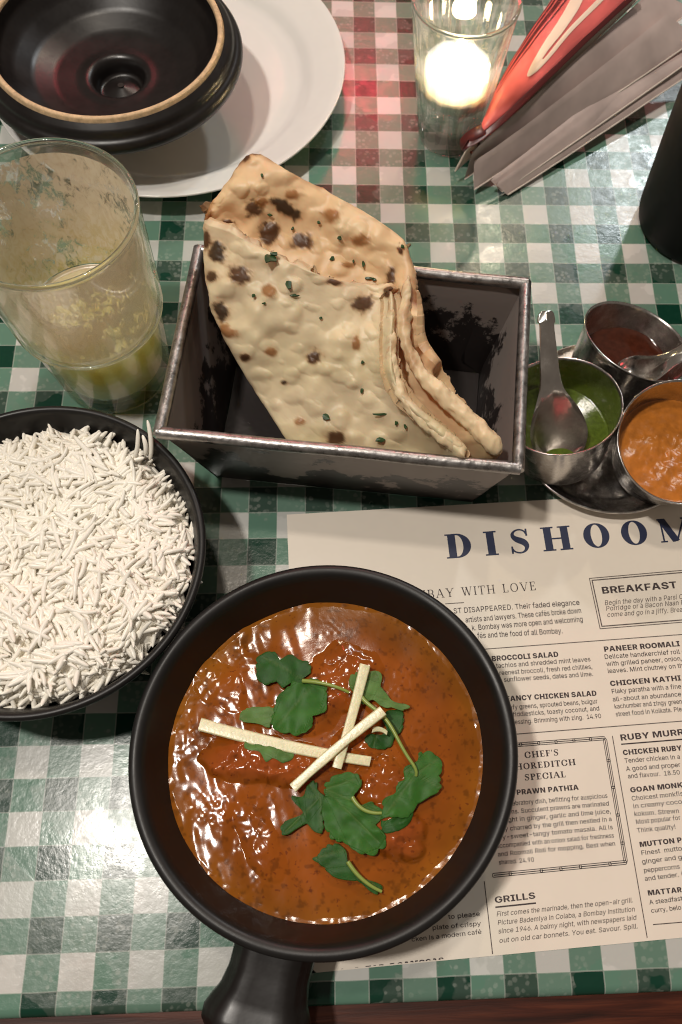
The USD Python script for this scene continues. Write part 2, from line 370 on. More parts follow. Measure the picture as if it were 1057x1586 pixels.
# ------------------------------------------------------------------ the printed menu sheet
mu = np.array([math.cos(.0515), math.sin(.0515)]); mn = np.array([-mu[1], mu[0]]); TL = np.array([.1102, .1785])
MW, MH, MZ = .31, .2205, .0004
m2w = lambda u, w: TL + mu * u + mn * w
PAPER = Polygon([m2w(0, 0), m2w(MW, 0), m2w(MW, -MH), m2w(0, -MH)])
menu = Thing('menu_sheet', 'cream printed menu sheet with dark blue lettering, lying under the curry pan', 'menu', (*m2w(MW / 2, -MH / 2), 0))
nu, nv = 60, 44
U, V = np.meshgrid(np.linspace(0, MW, nu), np.linspace(0, -MH, nv), indexing='ij')
P = np.concatenate([TL + U[..., None] * mu + V[..., None] * mn, np.full(U.shape + (1,), MZ)], -1)
menu.part('sheet', slab(P, .0003, 1), 'paper', 40)
FONT = glob.glob('/opt/blender-*/*/datafiles/fonts/Inter.woff2')[0]
from PIL import Image, ImageDraw, ImageFont
fonts = {}


def runs(text, px, weight):
    """lettering as rectangles, capitals 1 tall"""
    if (px, weight) not in fonts:
        fo = ImageFont.truetype(FONT, px)
        try: fo.set_variation_by_axes([14, weight])
        except Exception: pass
        fonts[px, weight] = fo
    fo = fonts[px, weight]
    a, b, c, d = fo.getbbox(text, anchor='ls')
    im = Image.new('L', (c - a + 6, d - b + 6)); ImageDraw.Draw(im).text((3 - a, 3 - b), text, 255, fo, anchor='ls')
    on = np.pad(np.asarray(im) > 120, ((0, 1), (1, 1))).astype(np.int8); df = np.diff(on, axis=1)
    cap = .727 * px; live, out = {}, []
    for r in range(on.shape[0]):
        s, e = np.nonzero(df[r] == 1)[0], np.nonzero(df[r] == -1)[0]
        now = {}
        for p in zip(s, e): now[p] = live.pop(p, r)
        out += [(p[0], p[1], r0, r) for p, r0 in live.items()]; live = now
    bx = np.array(out, float)
    return np.stack([(bx[:, 0] - 3 + a) / cap, (bx[:, 1] - 3 + a) / cap, -(bx[:, 2] - 3 + b) / cap, -(bx[:, 3] - 3 + b) / cap], 1)


def flat(v2, f, z=MZ + .00012): return np.column_stack([v2, np.full(len(v2), z)]), f


def place(v2, a, b, cap, width, slant=0.0):
    """letter space (x from 0 to width, y in capitals) onto the sheet along the photographed baseline a-b; cap in photo pixels"""
    A, B = at(*a, MZ)[:2], at(*b, MZ)[:2]; d = (B - A) / np.linalg.norm(B - A); nn = np.array([-d[1], d[0]])
    h = np.linalg.norm(at(a[0], a[1] - cap, MZ)[:2] - A)
    return A + d * ((v2[:, :1] / width) * np.linalg.norm(B - A) + v2[:, 1:] * h * slant) + nn * v2[:, 1:] * h


def line(text, a, b, cap, weight=450, mat='print_dark', slant=0.0, px=30, name='text_line', clip=False):
    r = runs(text, px, weight); wd = r[:, 1].max()
    v2 = np.stack([r[:, [0, 2]], r[:, [1, 2]], r[:, [1, 3]], r[:, [0, 3]]], 1).reshape(-1, 2)
    p = place(v2, a, b, cap, wd, slant).reshape(-1, 4, 2)
    if clip:
        w = (p - TL) @ mn; p = p[(w > -MH + .0004).all(1)]
    k = np.arange(len(p))[:, None] * 4
    f = np.vstack([k + [[0, 2, 1]], k + [[0, 3, 2]]])
    menu.part(name, flat(p.reshape(-1, 2), f), mat, False)


def shape(poly, mat, name):
    vs, fs, o = [], [], 0
    for g in getattr(poly, 'geoms', [poly]):
        vv, ff = trimesh.creation.triangulate_polygon(g, engine='earcut'); vs.append(vv); fs.append(ff + o); o += len(vv)
    menu.part(name, flat(np.vstack(vs), np.vstack(fs)), mat, False)


def rule(a, b, px=1.3, mat='print_grey', name='rule'):
    A, B = at(*a, MZ)[:2], at(*b, MZ)[:2]
    shape(LineString([A, B]).buffer(px * .00033 / 2, cap_style=2), mat, name)


# a slab-serif alphabet drawn with thick stems and thin hairlines, capitals 1 tall: glyph(name) -> (polygon, advance)
def serif(ch, T=.19, t=.06):
    s = .085

    def stem(x, y0=0, y1=1, w=T): return unary_union([sbox(x, y0, x + w, y1), sbox(x - s, y0, x + w + s, y0 + t), sbox(x - s, y1 - t, x + w + s, y1)])
    def ell(cx, cy, rx, ry): return affinity.scale(Point(cx, cy).buffer(1, 32), rx, ry)
    def ring(cx, cy, rx, ry): return ell(cx, cy, rx, ry).difference(ell(cx, cy, rx - T, ry - t))
    def bar(a, b, w): return LineString([a, b]).buffer(w / 2, cap_style=2)
    if ch == 'I': return stem(s), T + 2 * s
    if ch == 'D': return unary_union([stem(s), ring(.36, .5, .46, .5).intersection(sbox(.36, -1, 2, 2)), sbox(s, 0, .37, t), sbox(s, 1 - t, .37, 1)]), .86
    if ch == 'O': return ring(.43, .5, .43, .52), .86
    if ch == 'C': return unary_union([ring(.43, .5, .43, .52).difference(Polygon([(.5, .5), (1.2, .86), (1.2, .14)])), sbox(.74, .62, .80, .98)]), .84
    if ch in 'SG':
        pts = spline([(.56, .80), (.42, .965), (.24, .95), (.12, .78), (.22, .60), (.45, .45), (.54, .26), (.42, .05), (.24, .03), (.07, .20)], 60)
        wd = t + (T - t) * np.exp(-((np.linspace(0, 1, 60) - .5) / .17) ** 2)
        u = unary_union([LineString(pts[i:i + 2]).buffer(wd[i] / 2) for i in range(59)] + [sbox(.55, .70, .61, 1.0), sbox(.03, 0, .09, .30)])
        return u, .66
    if ch == 'H': return unary_union([stem(s), stem(s + .56), sbox(s, .47, s + .7, .47 + t)]), .56 + T + 2 * s
    if ch == 'M': return unary_union([stem(s, w=t), stem(s + .80, w=T), bar((s + .05, 1), (s + .44, .02), T), bar((s + .84, 1), (s + .46, .02), t)]).intersection(sbox(-1, 0, 3, 1)), .80 + T + 2 * s
    if ch == 'E': return unary_union([stem(s), sbox(s, 0, .62, t), sbox(s, 1 - t, .60, 1), sbox(s, .48, .48, .48 + t), sbox(.56, 0, .62, .26), sbox(.54, .76, .60, 1), sbox(.44, .38, .48, .64)]), .66
    if ch == 'F': return unary_union([stem(s), sbox(s, 1 - t, .60, 1), sbox(s, .46, .48, .46 + t), sbox(.54, .76, .60, 1), sbox(.44, .36, .48, .62)]), .62
    if ch == 'L': return unary_union([stem(s), sbox(s, 0, .60, t), sbox(.54, 0, .60, .28)]), .63
    if ch == 'T': return unary_union([stem(.27), sbox(0, 1 - t, .73, 1), sbox(0, .74, t, 1), sbox(.73 - t, .74, .73, 1)]), .73
    if ch in 'PRB':
        top = ring(.36, .74, .30, .26).intersection(sbox(.36, -1, 2, 2)); u = [stem(s), top, sbox(s, 1 - t, .37, 1), sbox(s, .48, .37, .48 + t)]
        if ch == 'R': u += [bar((.42, .5), (.72, 0), T * .9), sbox(.6, 0, .84, t)]
        if ch == 'B': u += [ring(.36, .27, .34, .27).intersection(sbox(.36, -1, 2, 2)), sbox(s, 0, .37, t)]
        return unary_union(u).intersection(sbox(-1, 0, 3, 1)), {'P': .66, 'R': .80, 'B': .72}[ch]
    if ch in 'AV':
        u = unary_union([bar((.06, 0), (.40, 1), t), bar((.42, 1), (.74, 0), T), sbox(.17, .3, .6, .3 + t) if ch == 'A' else Polygon(), sbox(-.04, 0, .18, t), sbox(.56, 0, .9, t)]).intersection(sbox(-1, 0, 3, 1))
        return (u, .86) if ch == 'A' else (affinity.rotate(u, 180, (.43, .5)), .86)
    if ch == 'W': return unary_union([bar((.08, 1), (.32, 0), T), bar((.34, 0), (.56, 1), t), bar((.52, 1), (.78, 0), T), bar((.80, 0), (1.04, 1), t), sbox(-.06, 1 - t, .24, 1), sbox(.4, 1 - t, .66, 1), sbox(.94, 1 - t, 1.14, 1)]).intersection(sbox(-1, 0, 3, 1)), 1.1
    if ch == 'Y': return unary_union([stem(.33, 0, .5), bar((.08, 1), (.42, .45), T), bar((.78, 1), (.44, .45), t), sbox(-.04, 1 - t, .26, 1), sbox(.66, 1 - t, .9, 1)]).intersection(sbox(-1, 0, 3, 1)), .86
    if ch == "'": return bar((.08, 1.0), (.05, .72), .1), .16
    return Polygon(), .42


def serif_line(text, a, b, cap, T, t, gap, mat, name, clip=False):
    x, gs = 0.0, []
    for ch in text:
        g, adv = serif(ch, T, t)
        if not g.is_empty: gs.append(affinity.translate(g, x, 0))
        x += adv + gap
    wd = x - gap; polys = []
    for g in gs:
        for q in getattr(g, 'geoms', [g]):
            if q.area < 1e-6: continue
            pl = lambda c: place(np.asarray(c)[:, :2], a, b, cap, wd)
            polys.append(Polygon(pl(q.exterior.coords), [pl(h.coords) for h in q.interiors]).buffer(0))
    polys = [g for q in polys for g in getattr(q, 'geoms', [q])]
    shape(MultiPolygon(polys), mat, name)


serif_line('DISHOOM', (693, 865.5), (1081, 836.5), 37.5, .25, .06, .40, 'print_blue', 'title_lettering')
serif_line('MBAY WITH LOVE', (645, 928.8), (831, 914), 13.5, .12, .055, .24, 'print_dark', 'heading')
rule((690, 935.4), (719, 933.4))
for txt, a, b in (('ST DISAPPEARED. Their faded elegance', (703, 950.5), (898.5, 937)), ('artists and lawyers. These cafés broke down', (721.6, 964.5), (901, 949.5)),
                  ('k. Bombay was more open and welcoming', (731.5, 976.7), (903.5, 963)), ('fés and the food of all Bombay.', (739.8, 989), (872, 981))):
    line(txt, a, b, 8.2)
rule((745, 1006), (1075, 981.5))
o = [at(*q, MZ)[:2] for q in ((913.4, 896), (1120, 878), (1137, 957.5), (930, 974))]
bx = Polygon(o)
shape(bx.exterior.buffer(.00022), 'print_grey', 'box_frame'); shape(bx.buffer(-.0012, join_style=2).exterior.buffer(.0003), 'print_grey', 'box_frame')
line('BREAKFAST', (932.7, 920), (1049.5, 911), 10.5, 800)
for txt, a, b in (('Begin the day with a Parsi Om', (936.6, 937.6), (1066, 927)), ('Porridge or a Bacon Naan Ro', (938.6, 946.3), (1066, 936)), ('come and go in a jiffy. Breakf', (940.6, 956), (1066, 947))):
    line(txt, a, b, 7.2, 400, 'print_grey', .22)
H, B = 8.0, 7.0
for txt, a, b in (('BROCCOLI SALAD', (762, 1024.4), (865.6, 1017.3)), ('FANCY CHICKEN SALAD', (784, 1086.6), (924.8, 1077.7)), ('PANEER ROOMALI R', (936, 1009.8), (1066, 1000)), ('CHICKEN KATHI R', (945.7, 1063), (1068, 1053)),
                  ('PRAWN PATHIA', (800.6, 1231.5), (897, 1223.4)), ('CHICKEN RUBY', (965.6, 1170), (1057, 1162.5)), ('GOAN MONKF', (977, 1228), (1066, 1219)), ('MUTTON P', (991.3, 1312.5), (1057, 1305)), ('MATTAR', (1004, 1387.5), (1057, 1382))):
    line(txt, a, b, H, 850)
for txt, a, b in (('tachios and shredded mint leaves', (769, 1035), (915.4, 1024.4)), ('reenest broccoli, fresh red chillies,', (774, 1046), (918, 1036)), ('sunflower seeds, dates and lime.', (781, 1056.4), (919.3, 1047.3)),
                  ('afy greens, sprouted beans, bulgur', (790, 1099.4), (926.4, 1089.5)), ('fiddlesticks, toasty coconut, and', (795, 1110.3), (929, 1100.6)), ('ressing. Brimming with zing.  14.90', (795, 1122.3), (932, 1112.4)),
                  ('Delicate handkerchief roll cr', (936.6, 1021), (1066, 1012)), ('with grilled paneer, onion, p', (940, 1032), (1066, 1022.6)), ('leaves. Mint chutney on the', (942, 1043), (1064, 1034)),
                  ('Flaky paratha with a fine o', (947.7, 1074.5), (1064, 1066)), ('all-about an abundance o', (949.7, 1086.8), (1064, 1078)), ('kachumber and zingy green', (952.4, 1098), (1057, 1090)), ('street food in Kolkata. Plea', (954.4, 1110), (1061, 1101.5)),
                  ('ebratory dish, befitting for auspicious', (794, 1248), (941.6, 1236)), ('ons. Succulent prawns are marinated', (787, 1261.3), (944, 1248)), ('ght in ginger, garlic and lime juice,', (787.4, 1273.5), (947, 1260)),
                  ('ly charred by the grill then nestled in a', (780, 1287.8), (948, 1272)), ('ry-sweet-tangy tomato masala. All is', (775, 1300.7), (950, 1284.6)), ('accompanied with an onion salad for freshness', (770, 1314), (951.8, 1297.5)),
                  ('and Roomali Roti for mopping. Best when', (771.5, 1327), (953.6, 1310)), ('shared. 24.90', (773, 1339.5), (828, 1335)),
                  ('Tender chicken in a', (968, 1182), (1054, 1175.6)), ('A good and proper', (970.4, 1194.6), (1055, 1188)), ('and flavour.  18.50', (973.3, 1206), (1054, 1199.7)),
                  ('Choicest monkfish', (979, 1240.5), (1064, 1232)), ('in creamy cocon', (981.5, 1252.5), (1063, 1244.5)), ('kokum. Strewn', (983, 1264.5), (1052.5, 1259.5)), ('Most popular for', (985.4, 1277), (1055, 1270)), ('Think quality!', (987.5, 1290), (1047, 1284)),
                  ('Finest  mutto', (993.5, 1325), (1057, 1317.5)), ('ginger and g', (995, 1338.5), (1057, 1331)), ('peppercorns', (998, 1352), (1053.7, 1345.7)), ('and tender. (', (999.5, 1365), (1059, 1357.4)),
                  ('A steadfast', (1006.4, 1401.5), (1058, 1395)), ('curry, belo', (1009.4, 1414.4), (1056, 1409)),
                  ('to please', (694.7, 1424), (744, 1419)), ('plate of crispy', (670, 1441), (745.4, 1434)), ('cken is a modern café', (638, 1459), (746.4, 1446.7))):
    line(txt, a, b, B, 430)
rule((790, 1138), (1090, 1114.5)); rule((949, 1140), (1003, 1453)); rule((750.5, 1365), (763.4, 1478)); rule((1012, 1432.4), (1090, 1426))
serif_line("CHEF'S", (813.5, 1174.5), (866, 1170), 9.5, .20, .08, .14, 'print_dark', 'heading')
serif_line('SHOREDITCH', (790, 1193.6), (892.4, 1185), 9.5, .20, .08, .14, 'print_dark', 'heading')
serif_line('SPECIAL', (813.5, 1209), (877, 1204), 9.5, .20, .08, .14, 'print_dark', 'heading')
line('RUBY MURR', (961.4, 1147.5), (1060, 1138.4), 9.3, 750); rule((962.6, 1153), (1090, 1142.7), 1.9, 'print_dark')
line('GRILLS', (767, 1399.4), (830, 1392), 10, 750); rule((767.6, 1405.6), (830.6, 1399), 2, 'print_dark')
for txt, a, b in (('First comes the marinade, then the open-air grill.', (769, 1420), (981, 1398)), ('Picture Bademiya in Colaba, a Bombay institution', (770.6, 1433.3), (983.5, 1412)),
                  ('since 1946. A balmy night, with newspapers laid', (772, 1446.5), (986, 1425)), ('out on old car bonnets. You eat. Savour. Spill.', (773.6, 1461), (988.4, 1438.4))):
    line(txt, a, b, 7.6, 420, 'print_grey', .2)
line('VEGETABLE SAMOSAS', (529, 1509), (688, 1491), 8, 800, clip=True)
# chain-link border of the special
for (a, b, lens) in (((752, 1157.6), (936, 1143.5), (29, 28, 29, 28, 29, 27, 22)), ((937.6, 1146), (969.5, 1334), (34, 43, 43, 43, 27)), ((765, 1356), (969.5, 1336), (26, 49, 31, 31, 47, 25))):
    A, Bq = at(*a, MZ)[:2], at(*b, MZ)[:2]; d = Bq - A; tot = sum(lens); s = 0
    for q in lens:
        p0, p1 = A + d * (s + .8) / tot, A + d * (s + q - .8) / tot; s += q
        g = LineString([p0, p1]).buffer(.0010, cap_style=1)
        shape(g.difference(g.buffer(-.00032)), 'print_dark', 'border_link')
        shape(LineString([p0, p1]).buffer(.0002), 'print_dark', 'border_link')

# ------------------------------------------------------------------ serving plate with the pot lid turned over on it
plate = Thing('serving_plate', 'large white round porcelain plate under the upturned black lid', 'plate', (.032, .4876, 0))
pp = [(0, .0035), (.074, .0035), (.083, .0055), (.090, .011), (.108, .0185), (.1118, .0195), (.1122, .0183), (.1095, .0165), (.092, .008), (.080, .0005), (.070, .0003), (.068, .0018), (0, .0018)]
plate.part('dish', lathe(rounded(pp, .003), 128, plate.loc), 'white_porcelain', 60)
lid = Thing('pot_lid', 'black glazed pot lid lying upside down on the white plate, bare clay rim showing', 'lid', (.0050, .459, .004))
lp = [(.0705, .0535), (.0745, .0505), (.0755, .047), (.0785, .0455), (.0800, .0425), (.0795, .0395), (.0765, .037), (.070, .034), (.060, .028), (.045, .0195), (.030, .0135), (.022, .010), (.0215, .004), (.0195, .001), (.0, .0008),
      (0, .0195), (.002, .0190), (.0122, .0155), (.0142, .0168), (.0149, .0215), (.0166, .0250), (.0195, .0264), (.0250, .0258), (.038, .0275), (.050, .0325), (.059, .0400), (.0645, .0470), (.0660, .0535)]
lid.part('bowl', lathe(rounded([(r * .975, z + .004) for r, z in lp], .002), 128, (*lid.loc[:2], 0)), 'black_glaze', 60)
rp = [(.0658, .0540), (.0665, .0592), (.0680, .0602), (.0695, .0597), (.0707, .0550), (.0705, .0530)]
lid.part('clay_rim', lathe(rounded([(r * .975, z) for r, z in rp], .001), 128, (*lid.loc[:2], 0), closed=True), 'raw_clay', 60)
lid.part('steam_hole', lathe([(0, .0239), (.0019, .0239), (.0019, .0228), (0, .0228)], 20, (*lid.loc[:2], 0)), 'wick', 30)

# ------------------------------------------------------------------ lassi glass
gc = np.array([.0131, .2696, 0])
gl = Thing('lassi_glass', 'tall clear tumbler smeared with milky film, beside the rice bowl', 'glass', gc)
outp = [(0, 0), (.0285, 0), (.0305, .002), (.0330, .030), (.0345, .0535), (.0362, .0556), (.0378, .0572), (.0392, .085), (.0408, .1180), (.0412, .1200), (.0406, .1213), (.0396, .1200)]
inp = [(.0390, .117), (.0374, .085), (.0358, .0590), (.0340, .0556), (.0318, .050), (.0305, .030), (.0285, .012), (.0240, .0085), (0, .008)]
gl.part('tumbler', lathe(rounded(outp + inp, .0012), 96, gc), 'glass', 60)
gl.part('rim', lathe([(.0402 + .0012 * math.cos(a), .1216 + .0013 * math.sin(a)) for a in np.linspace(0, 2 * np.pi, 13)[:-1]], 96, gc, closed=True), 'solid_glass', 60)
gl.part('step_ring', lathe([(.0367 + .0008 * math.cos(a), .0562 + .0008 * math.sin(a)) for a in np.linspace(0, 2 * np.pi, 11)[:-1]], 96, gc, closed=True), 'solid_glass', 60)
fp = [(.0388, .1165), (.0372, .085), (.0356, .0592), (.0338, .0556), (.0316, .051)]
vv = lathe(rounded(fp, .0012) - [[.0004, 0]], 96, gc)
gl.part('film', vv, 'milk_film', 60)
la = Thing('lassi', 'pale yellow lassi left at the bottom of the tall tumbler', 'drink', gc + [0, 0, .0086])
lq = [(0, .0086), (.0236, .0090), (.0279, .0124), (.0299, .030), (.0311, .0485), (.0316, .0505), (.0300, .0492), (.0, .0488)]
la.part('liquid', lathe(rounded(lq, .001), 64, gc), 'lassi', 50)

# ------------------------------------------------------------------ candle glass, tea light
cc = np.array([.2113, .4471, 0]); nF = 16; n = 192


def fluted(prof, depth):
    p = np.asarray(prof, float); t = np.arange(n) * 2 * np.pi / n
    fl = depth[:, None] * (np.abs(np.cos(t * nF / 2))[None] - .6)
    r = p[:, :1] + fl
    v = np.stack([r * np.cos(t), r * np.sin(t), np.repeat(p[:, 1:], n, 1)], -1).reshape(-1, 3)
    m = fix(v, grid_faces(len(p), n, True)); m.apply_translation(cc); return m


cg = Thing('candle_glass', 'fluted clear votive glass with a burning tea light, beside the red leaflets', 'glass', cc)
o_ = rounded([(0, 0), (.0185, 0), (.0200, .0015), (.0215, .018), (.0250, .048), (.0282, .075), (.0302, .0895), (.0306, .0915), (.0299, .0922), (.0291, .0912)], .001)
i_ = rounded([(.0288, .089), (.0264, .075), (.0231, .048), (.0196, .019), (.0170, .0150), (.0, .0145)], .001)
allp = np.vstack([o_, i_]); dep = np.concatenate([np.interp(o_[:, 1], [0, .002, .01, .07, .08], [0, .0007, .0016, .0016, 0]) * (o_[:, 0] > .015), np.zeros(len(i_))])
cg.part('tumbler', fluted(allp, dep), 'votive_glass', 60)
cg.part('rim', lathe([(.0298 + .0011 * math.cos(a), .0926 + .0011 * math.sin(a)) for a in np.linspace(0, 2 * np.pi, 11)[:-1]], 96, cc, closed=True), 'solid_glass', 60)
tl = Thing('tea_light', 'lit tea light with white wax inside the fluted votive glass', 'candle', cc + [0, 0, .024])
CU = np.array([0, 0, .0085])
tl.part('cup', lathe(rounded([(0, .024), (.0193, .024), (.0199, .0255), (.0201, .0315), (.0199, .0317), (.0197, .0312), (.0192, .0250), (0, .0248)], .0006), 48, cc + CU), 'tin_cup', 40)
tl.part('wax', lathe(rounded([(0, .0252), (.0190, .0252), (.0198, .0440), (.0185, .0452), (.0120, .0430), (0, .0420)], .0008), 48, cc + CU), 'wax', 40)
tl.part('wick', tube([cc + CU + [0, 0, .040], cc + CU + [.0002, 0, .044], cc + CU + [.0008, .0002, .0465]], .0006, 6), 'wick', 40)
ft = np.linspace(0, 1, 14); fr = .0055 * np.sin(np.pi * ft ** .7) ** .9 * (1 - .35 * ft) + 1e-5
tl.part('flame', lathe(np.stack([fr * 1.25, .0435 + .018 * ft], 1), 20, cc + CU + [.0006, 0, 0]), 'flame', 60)

# ------------------------------------------------------------------ stack of folded leaflets leaning at the back
bk = Thing('leaflet_stack', 'fanned stack of grey paged leaflets with a red cover, standing behind the candle glass', 'booklet', at(760, 280, 0))


def sheet_px(rows, nu=30, nv=14, thick=.0004, wob=.0006, seed=1):
    """rows of (px, py, z) control points -> slab"""
    r = np.array(rows, float); P = at(r[..., 0], r[..., 1], r[..., 2]); m, k = P.shape[:2]
    u, w = np.linspace(0, 1, m), np.linspace(0, 1, k); U, V = np.linspace(0, 1, nv), np.linspace(0, 1, nu)
    Q = np.stack([RectBivariateSpline(u, w, P[..., c], kx=min(3, m - 1), ky=min(3, k - 1))(U, V) for c in range(3)], -1)
    Q[..., 2] += wob * (meshkit.fbm(Q * 60 + seed * 7.3, 3) - .5) * 2
    return slab(Q, thick, 1), Q


pages = [  # lower edge (near), upper edge (far), both left to right
    [[(787, 302, .0015), (900, 228, .006), (1085, 104, .014)], [(768, 285, .010), (876, 205, .016), (1050, 70, .024)]],
    [[(778, 297, .004), (892, 219, .010), (1078, 88, .020)], [(760, 278, .012), (866, 196, .018), (1040, 56, .028)]],
    [[(735, 294, .004), (880, 197, .014), (1080, 60, .026)], [(735, 250, .020), (862, 158, .030), (1035, 20, .042)]],
    [[(720, 278, .006), (870, 170, .020), (1075, 14, .036)], [(733, 235, .026), (850, 130, .038), (1015, -20, .050)]],
    [[(706, 264, .010), (742, 232, .016), (860, 122, .034), (1010, -22, .052)], [(722, 232, .022), (750, 205, .028), (850, 104, .044), (990, -30, .060)]],
]
for k, pg in enumerate(pages):
    s_, Q = sheet_px(pg, 34, 10, .0007 if k != 1 else .0012, .0005, k)
    bk.part('page', s_, 'page_grey' if k < 4 else 'page_edge')
    bk.part('page_edge', tube(Q[0] + [0, 0, .0002], .00045, 5), 'page_edge')
cv = [[(735, 213, .026), (782, 176, .036), (862, 100, .046), (988, -18, .060)], [(746, 190, .031), (790, 142, .042), (862, 62, .052), (950, -30, .064)],
      [(757, 165, .034), (796, 108, .045), (852, 34, .054), (905, -30, .062)], [(764, 148, .035), (800, 80, .045), (842, 16, .052), (872, -30, .058)]]
s_, Q = sheet_px(cv, 60, 40, .0005, .0012, 9)
cvp = bk.part('cover', s_, 'cover_red')
bk.part('cover_fold', sheet_px([[(716, 232, .022), (738, 222, .0255), (786, 186, .034), (866, 108, .044), (992, -10, .058)], [(727, 215, .0275), (738, 209, .0275), (784, 173, .0365), (864, 97, .0465), (990, -20, .0605)]], 40, 8, .0005, .0003, 4)[0], 'cover_dark')
bk.part('fold_curl', tube(spline([at(742, 222, .020), at(728, 236, .017), at(718, 226, .020), at(728, 211, .026), at(750, 200, .030)], 24), .0011, 8, 3.2), 'cover_dark')
spl = [RectBivariateSpline(np.linspace(0, 1, Q.shape[0]), np.linspace(0, 1, Q.shape[1]), Q[..., c]) for c in range(3)]


def on_cover(uv, lift): return np.stack([s.ev(uv[:, 0], uv[:, 1]) for s in spl], 1) + [0, -lift * .3, lift]


def ribbon(path, w):
    p = spline(path, 60); t = np.gradient(p, axis=0); t /= np.linalg.norm(t, axis=1, keepdims=True); nn = np.stack([-t[:, 1], t[:, 0]], 1)
    ww = np.interp(np.linspace(0, 1, 60), np.linspace(0, 1, len(w)), w)[:, None]
    a, b, m_ = on_cover(p + nn * ww, .0006), on_cover(p - nn * ww, .0006), on_cover(p, .0006)
    return slab(np.stack([a, m_, b], 1), .0003, 1)


bk.part('cover_lettering', ribbon([(.66, 1.0), (.56, .86), (.44, .70), (.36, .565), (.27, .525), (.22, .57), (.25, .68), (.27, .84), (.26, 1.0)], [.05, .065, .085, .09, .06, .04, .04, .04, .035]), 'cover_white', parent=cvp)
for u0, w0 in ((.80, .04), (.90, .022), (.70, .012), (.97, .012)):
    bk.part('cover_stripe', ribbon([(u0, .12), (u0 + .01, .4), (u0 - .005, .7), (u0, .99)], [.2 * w0, w0, w0, w0]), 'cover_dark', parent=cvp)

# ------------------------------------------------------------------ black tumbler at the right edge
bt = Thing('black_tumbler', 'matte black round tumbler cut off by the right edge of the picture', 'tumbler', (*(at(983, 340)[:2] + [.037, -.003]), 0))
bt.part('body', lathe(rounded([(0, .0), (.031, 0), (.035, .002), (.0365, .008), (.039, .06), (.0415, .125), (.0405, .127), (.0385, .125), (.036, .06), (.033, .008), (0, .006)], .003), 96, bt.loc), 'black_matte', 60)

# ------------------------------------------------------------------ loaf tin
ta = math.radians(-6.8); tu = np.array([math.cos(ta), math.sin(ta), 0]); tn = np.array([-tu[1], tu[0], 0]); tc = np.array([.1456, .2332, 0])
T3 = lambda u, w, z: tc + tu * u + tn * w + [0, 0, z]
tin = Thing('loaf_tin', 'worn dark steel loaf tin holding the folded naan', 'baking tin', tc)
HT, a0, b0, a1, b1 = .068, .0685, .0400, .0818, .0512


def wall(c0, c1, c2, c3, t, nn=14, rows=10):
    q = np.array([[np.array(c0) * (1 - i) * (1 - j) + np.array(c1) * i * (1 - j) + np.array(c2) * i * j + np.array(c3) * (1 - i) * j for i in np.linspace(0, 1, nn)] for j in np.linspace(0, 1, rows)])
    nrm = np.cross(q[0, -1] - q[0, 0], q[-1, 0] - q[0, 0]); nrm /= np.linalg.norm(nrm)
    q = q + nrm * (.0007 * (meshkit.fbm(q * 45 + 3, 2) - .5))[..., None]
    return slab(q, t, 1)


cb = [(-a0, -b0), (a0, -b0), (a0, b0), (-a0, b0)]; ct = [(-a1, -b1), (a1, -b1), (a1, b1), (-a1, b1)]
for k in range(4):
    j = (k + 1) % 4
    ex = (np.array(cb[j]) - np.array(cb[k])); ex = ex / np.linalg.norm(ex) * .0009
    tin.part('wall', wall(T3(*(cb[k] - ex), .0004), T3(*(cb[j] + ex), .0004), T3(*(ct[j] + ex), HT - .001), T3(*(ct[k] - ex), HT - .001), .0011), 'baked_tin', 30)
    d = np.array(ct[j]) - np.array(ct[k]); L = np.linalg.norm(d); d /= L; e = np.array([d[1], -d[0]])
    pts = []
    for s in np.linspace(-.0022, L + .0022, 40):
        w = np.array(ct[k]) + d * s + e * .0012
        pts.append(T3(*w, HT + .0006 * math.sin(s * 90 + k) * .5))
    tin.part('rolled_rim', tube(pts, .0030, 12), 'tin_rim', 50)
    # folded corner seam outside
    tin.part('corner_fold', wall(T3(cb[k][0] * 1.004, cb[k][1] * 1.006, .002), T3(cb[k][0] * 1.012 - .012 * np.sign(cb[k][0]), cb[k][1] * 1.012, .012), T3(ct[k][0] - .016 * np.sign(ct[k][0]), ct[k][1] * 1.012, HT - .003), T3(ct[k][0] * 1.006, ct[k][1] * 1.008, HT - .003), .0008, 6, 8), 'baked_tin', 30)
tin.part('base', slab(np.array([[T3(u, w, .0026 + .0003 * math.sin(u * 70)) for u in np.linspace(-a0 - .0004, a0 + .0004, 20)] for w in np.linspace(-b0 - .0004, b0 + .0004, 12)]), .0012, 1), 'baked_tin', 30)

# ------------------------------------------------------------------ naan
naan = Thing('naan_bread', 'folded blistered naan bread with charred spots and herbs, standing in the loaf tin', 'bread', tc + [0, 0, .02])


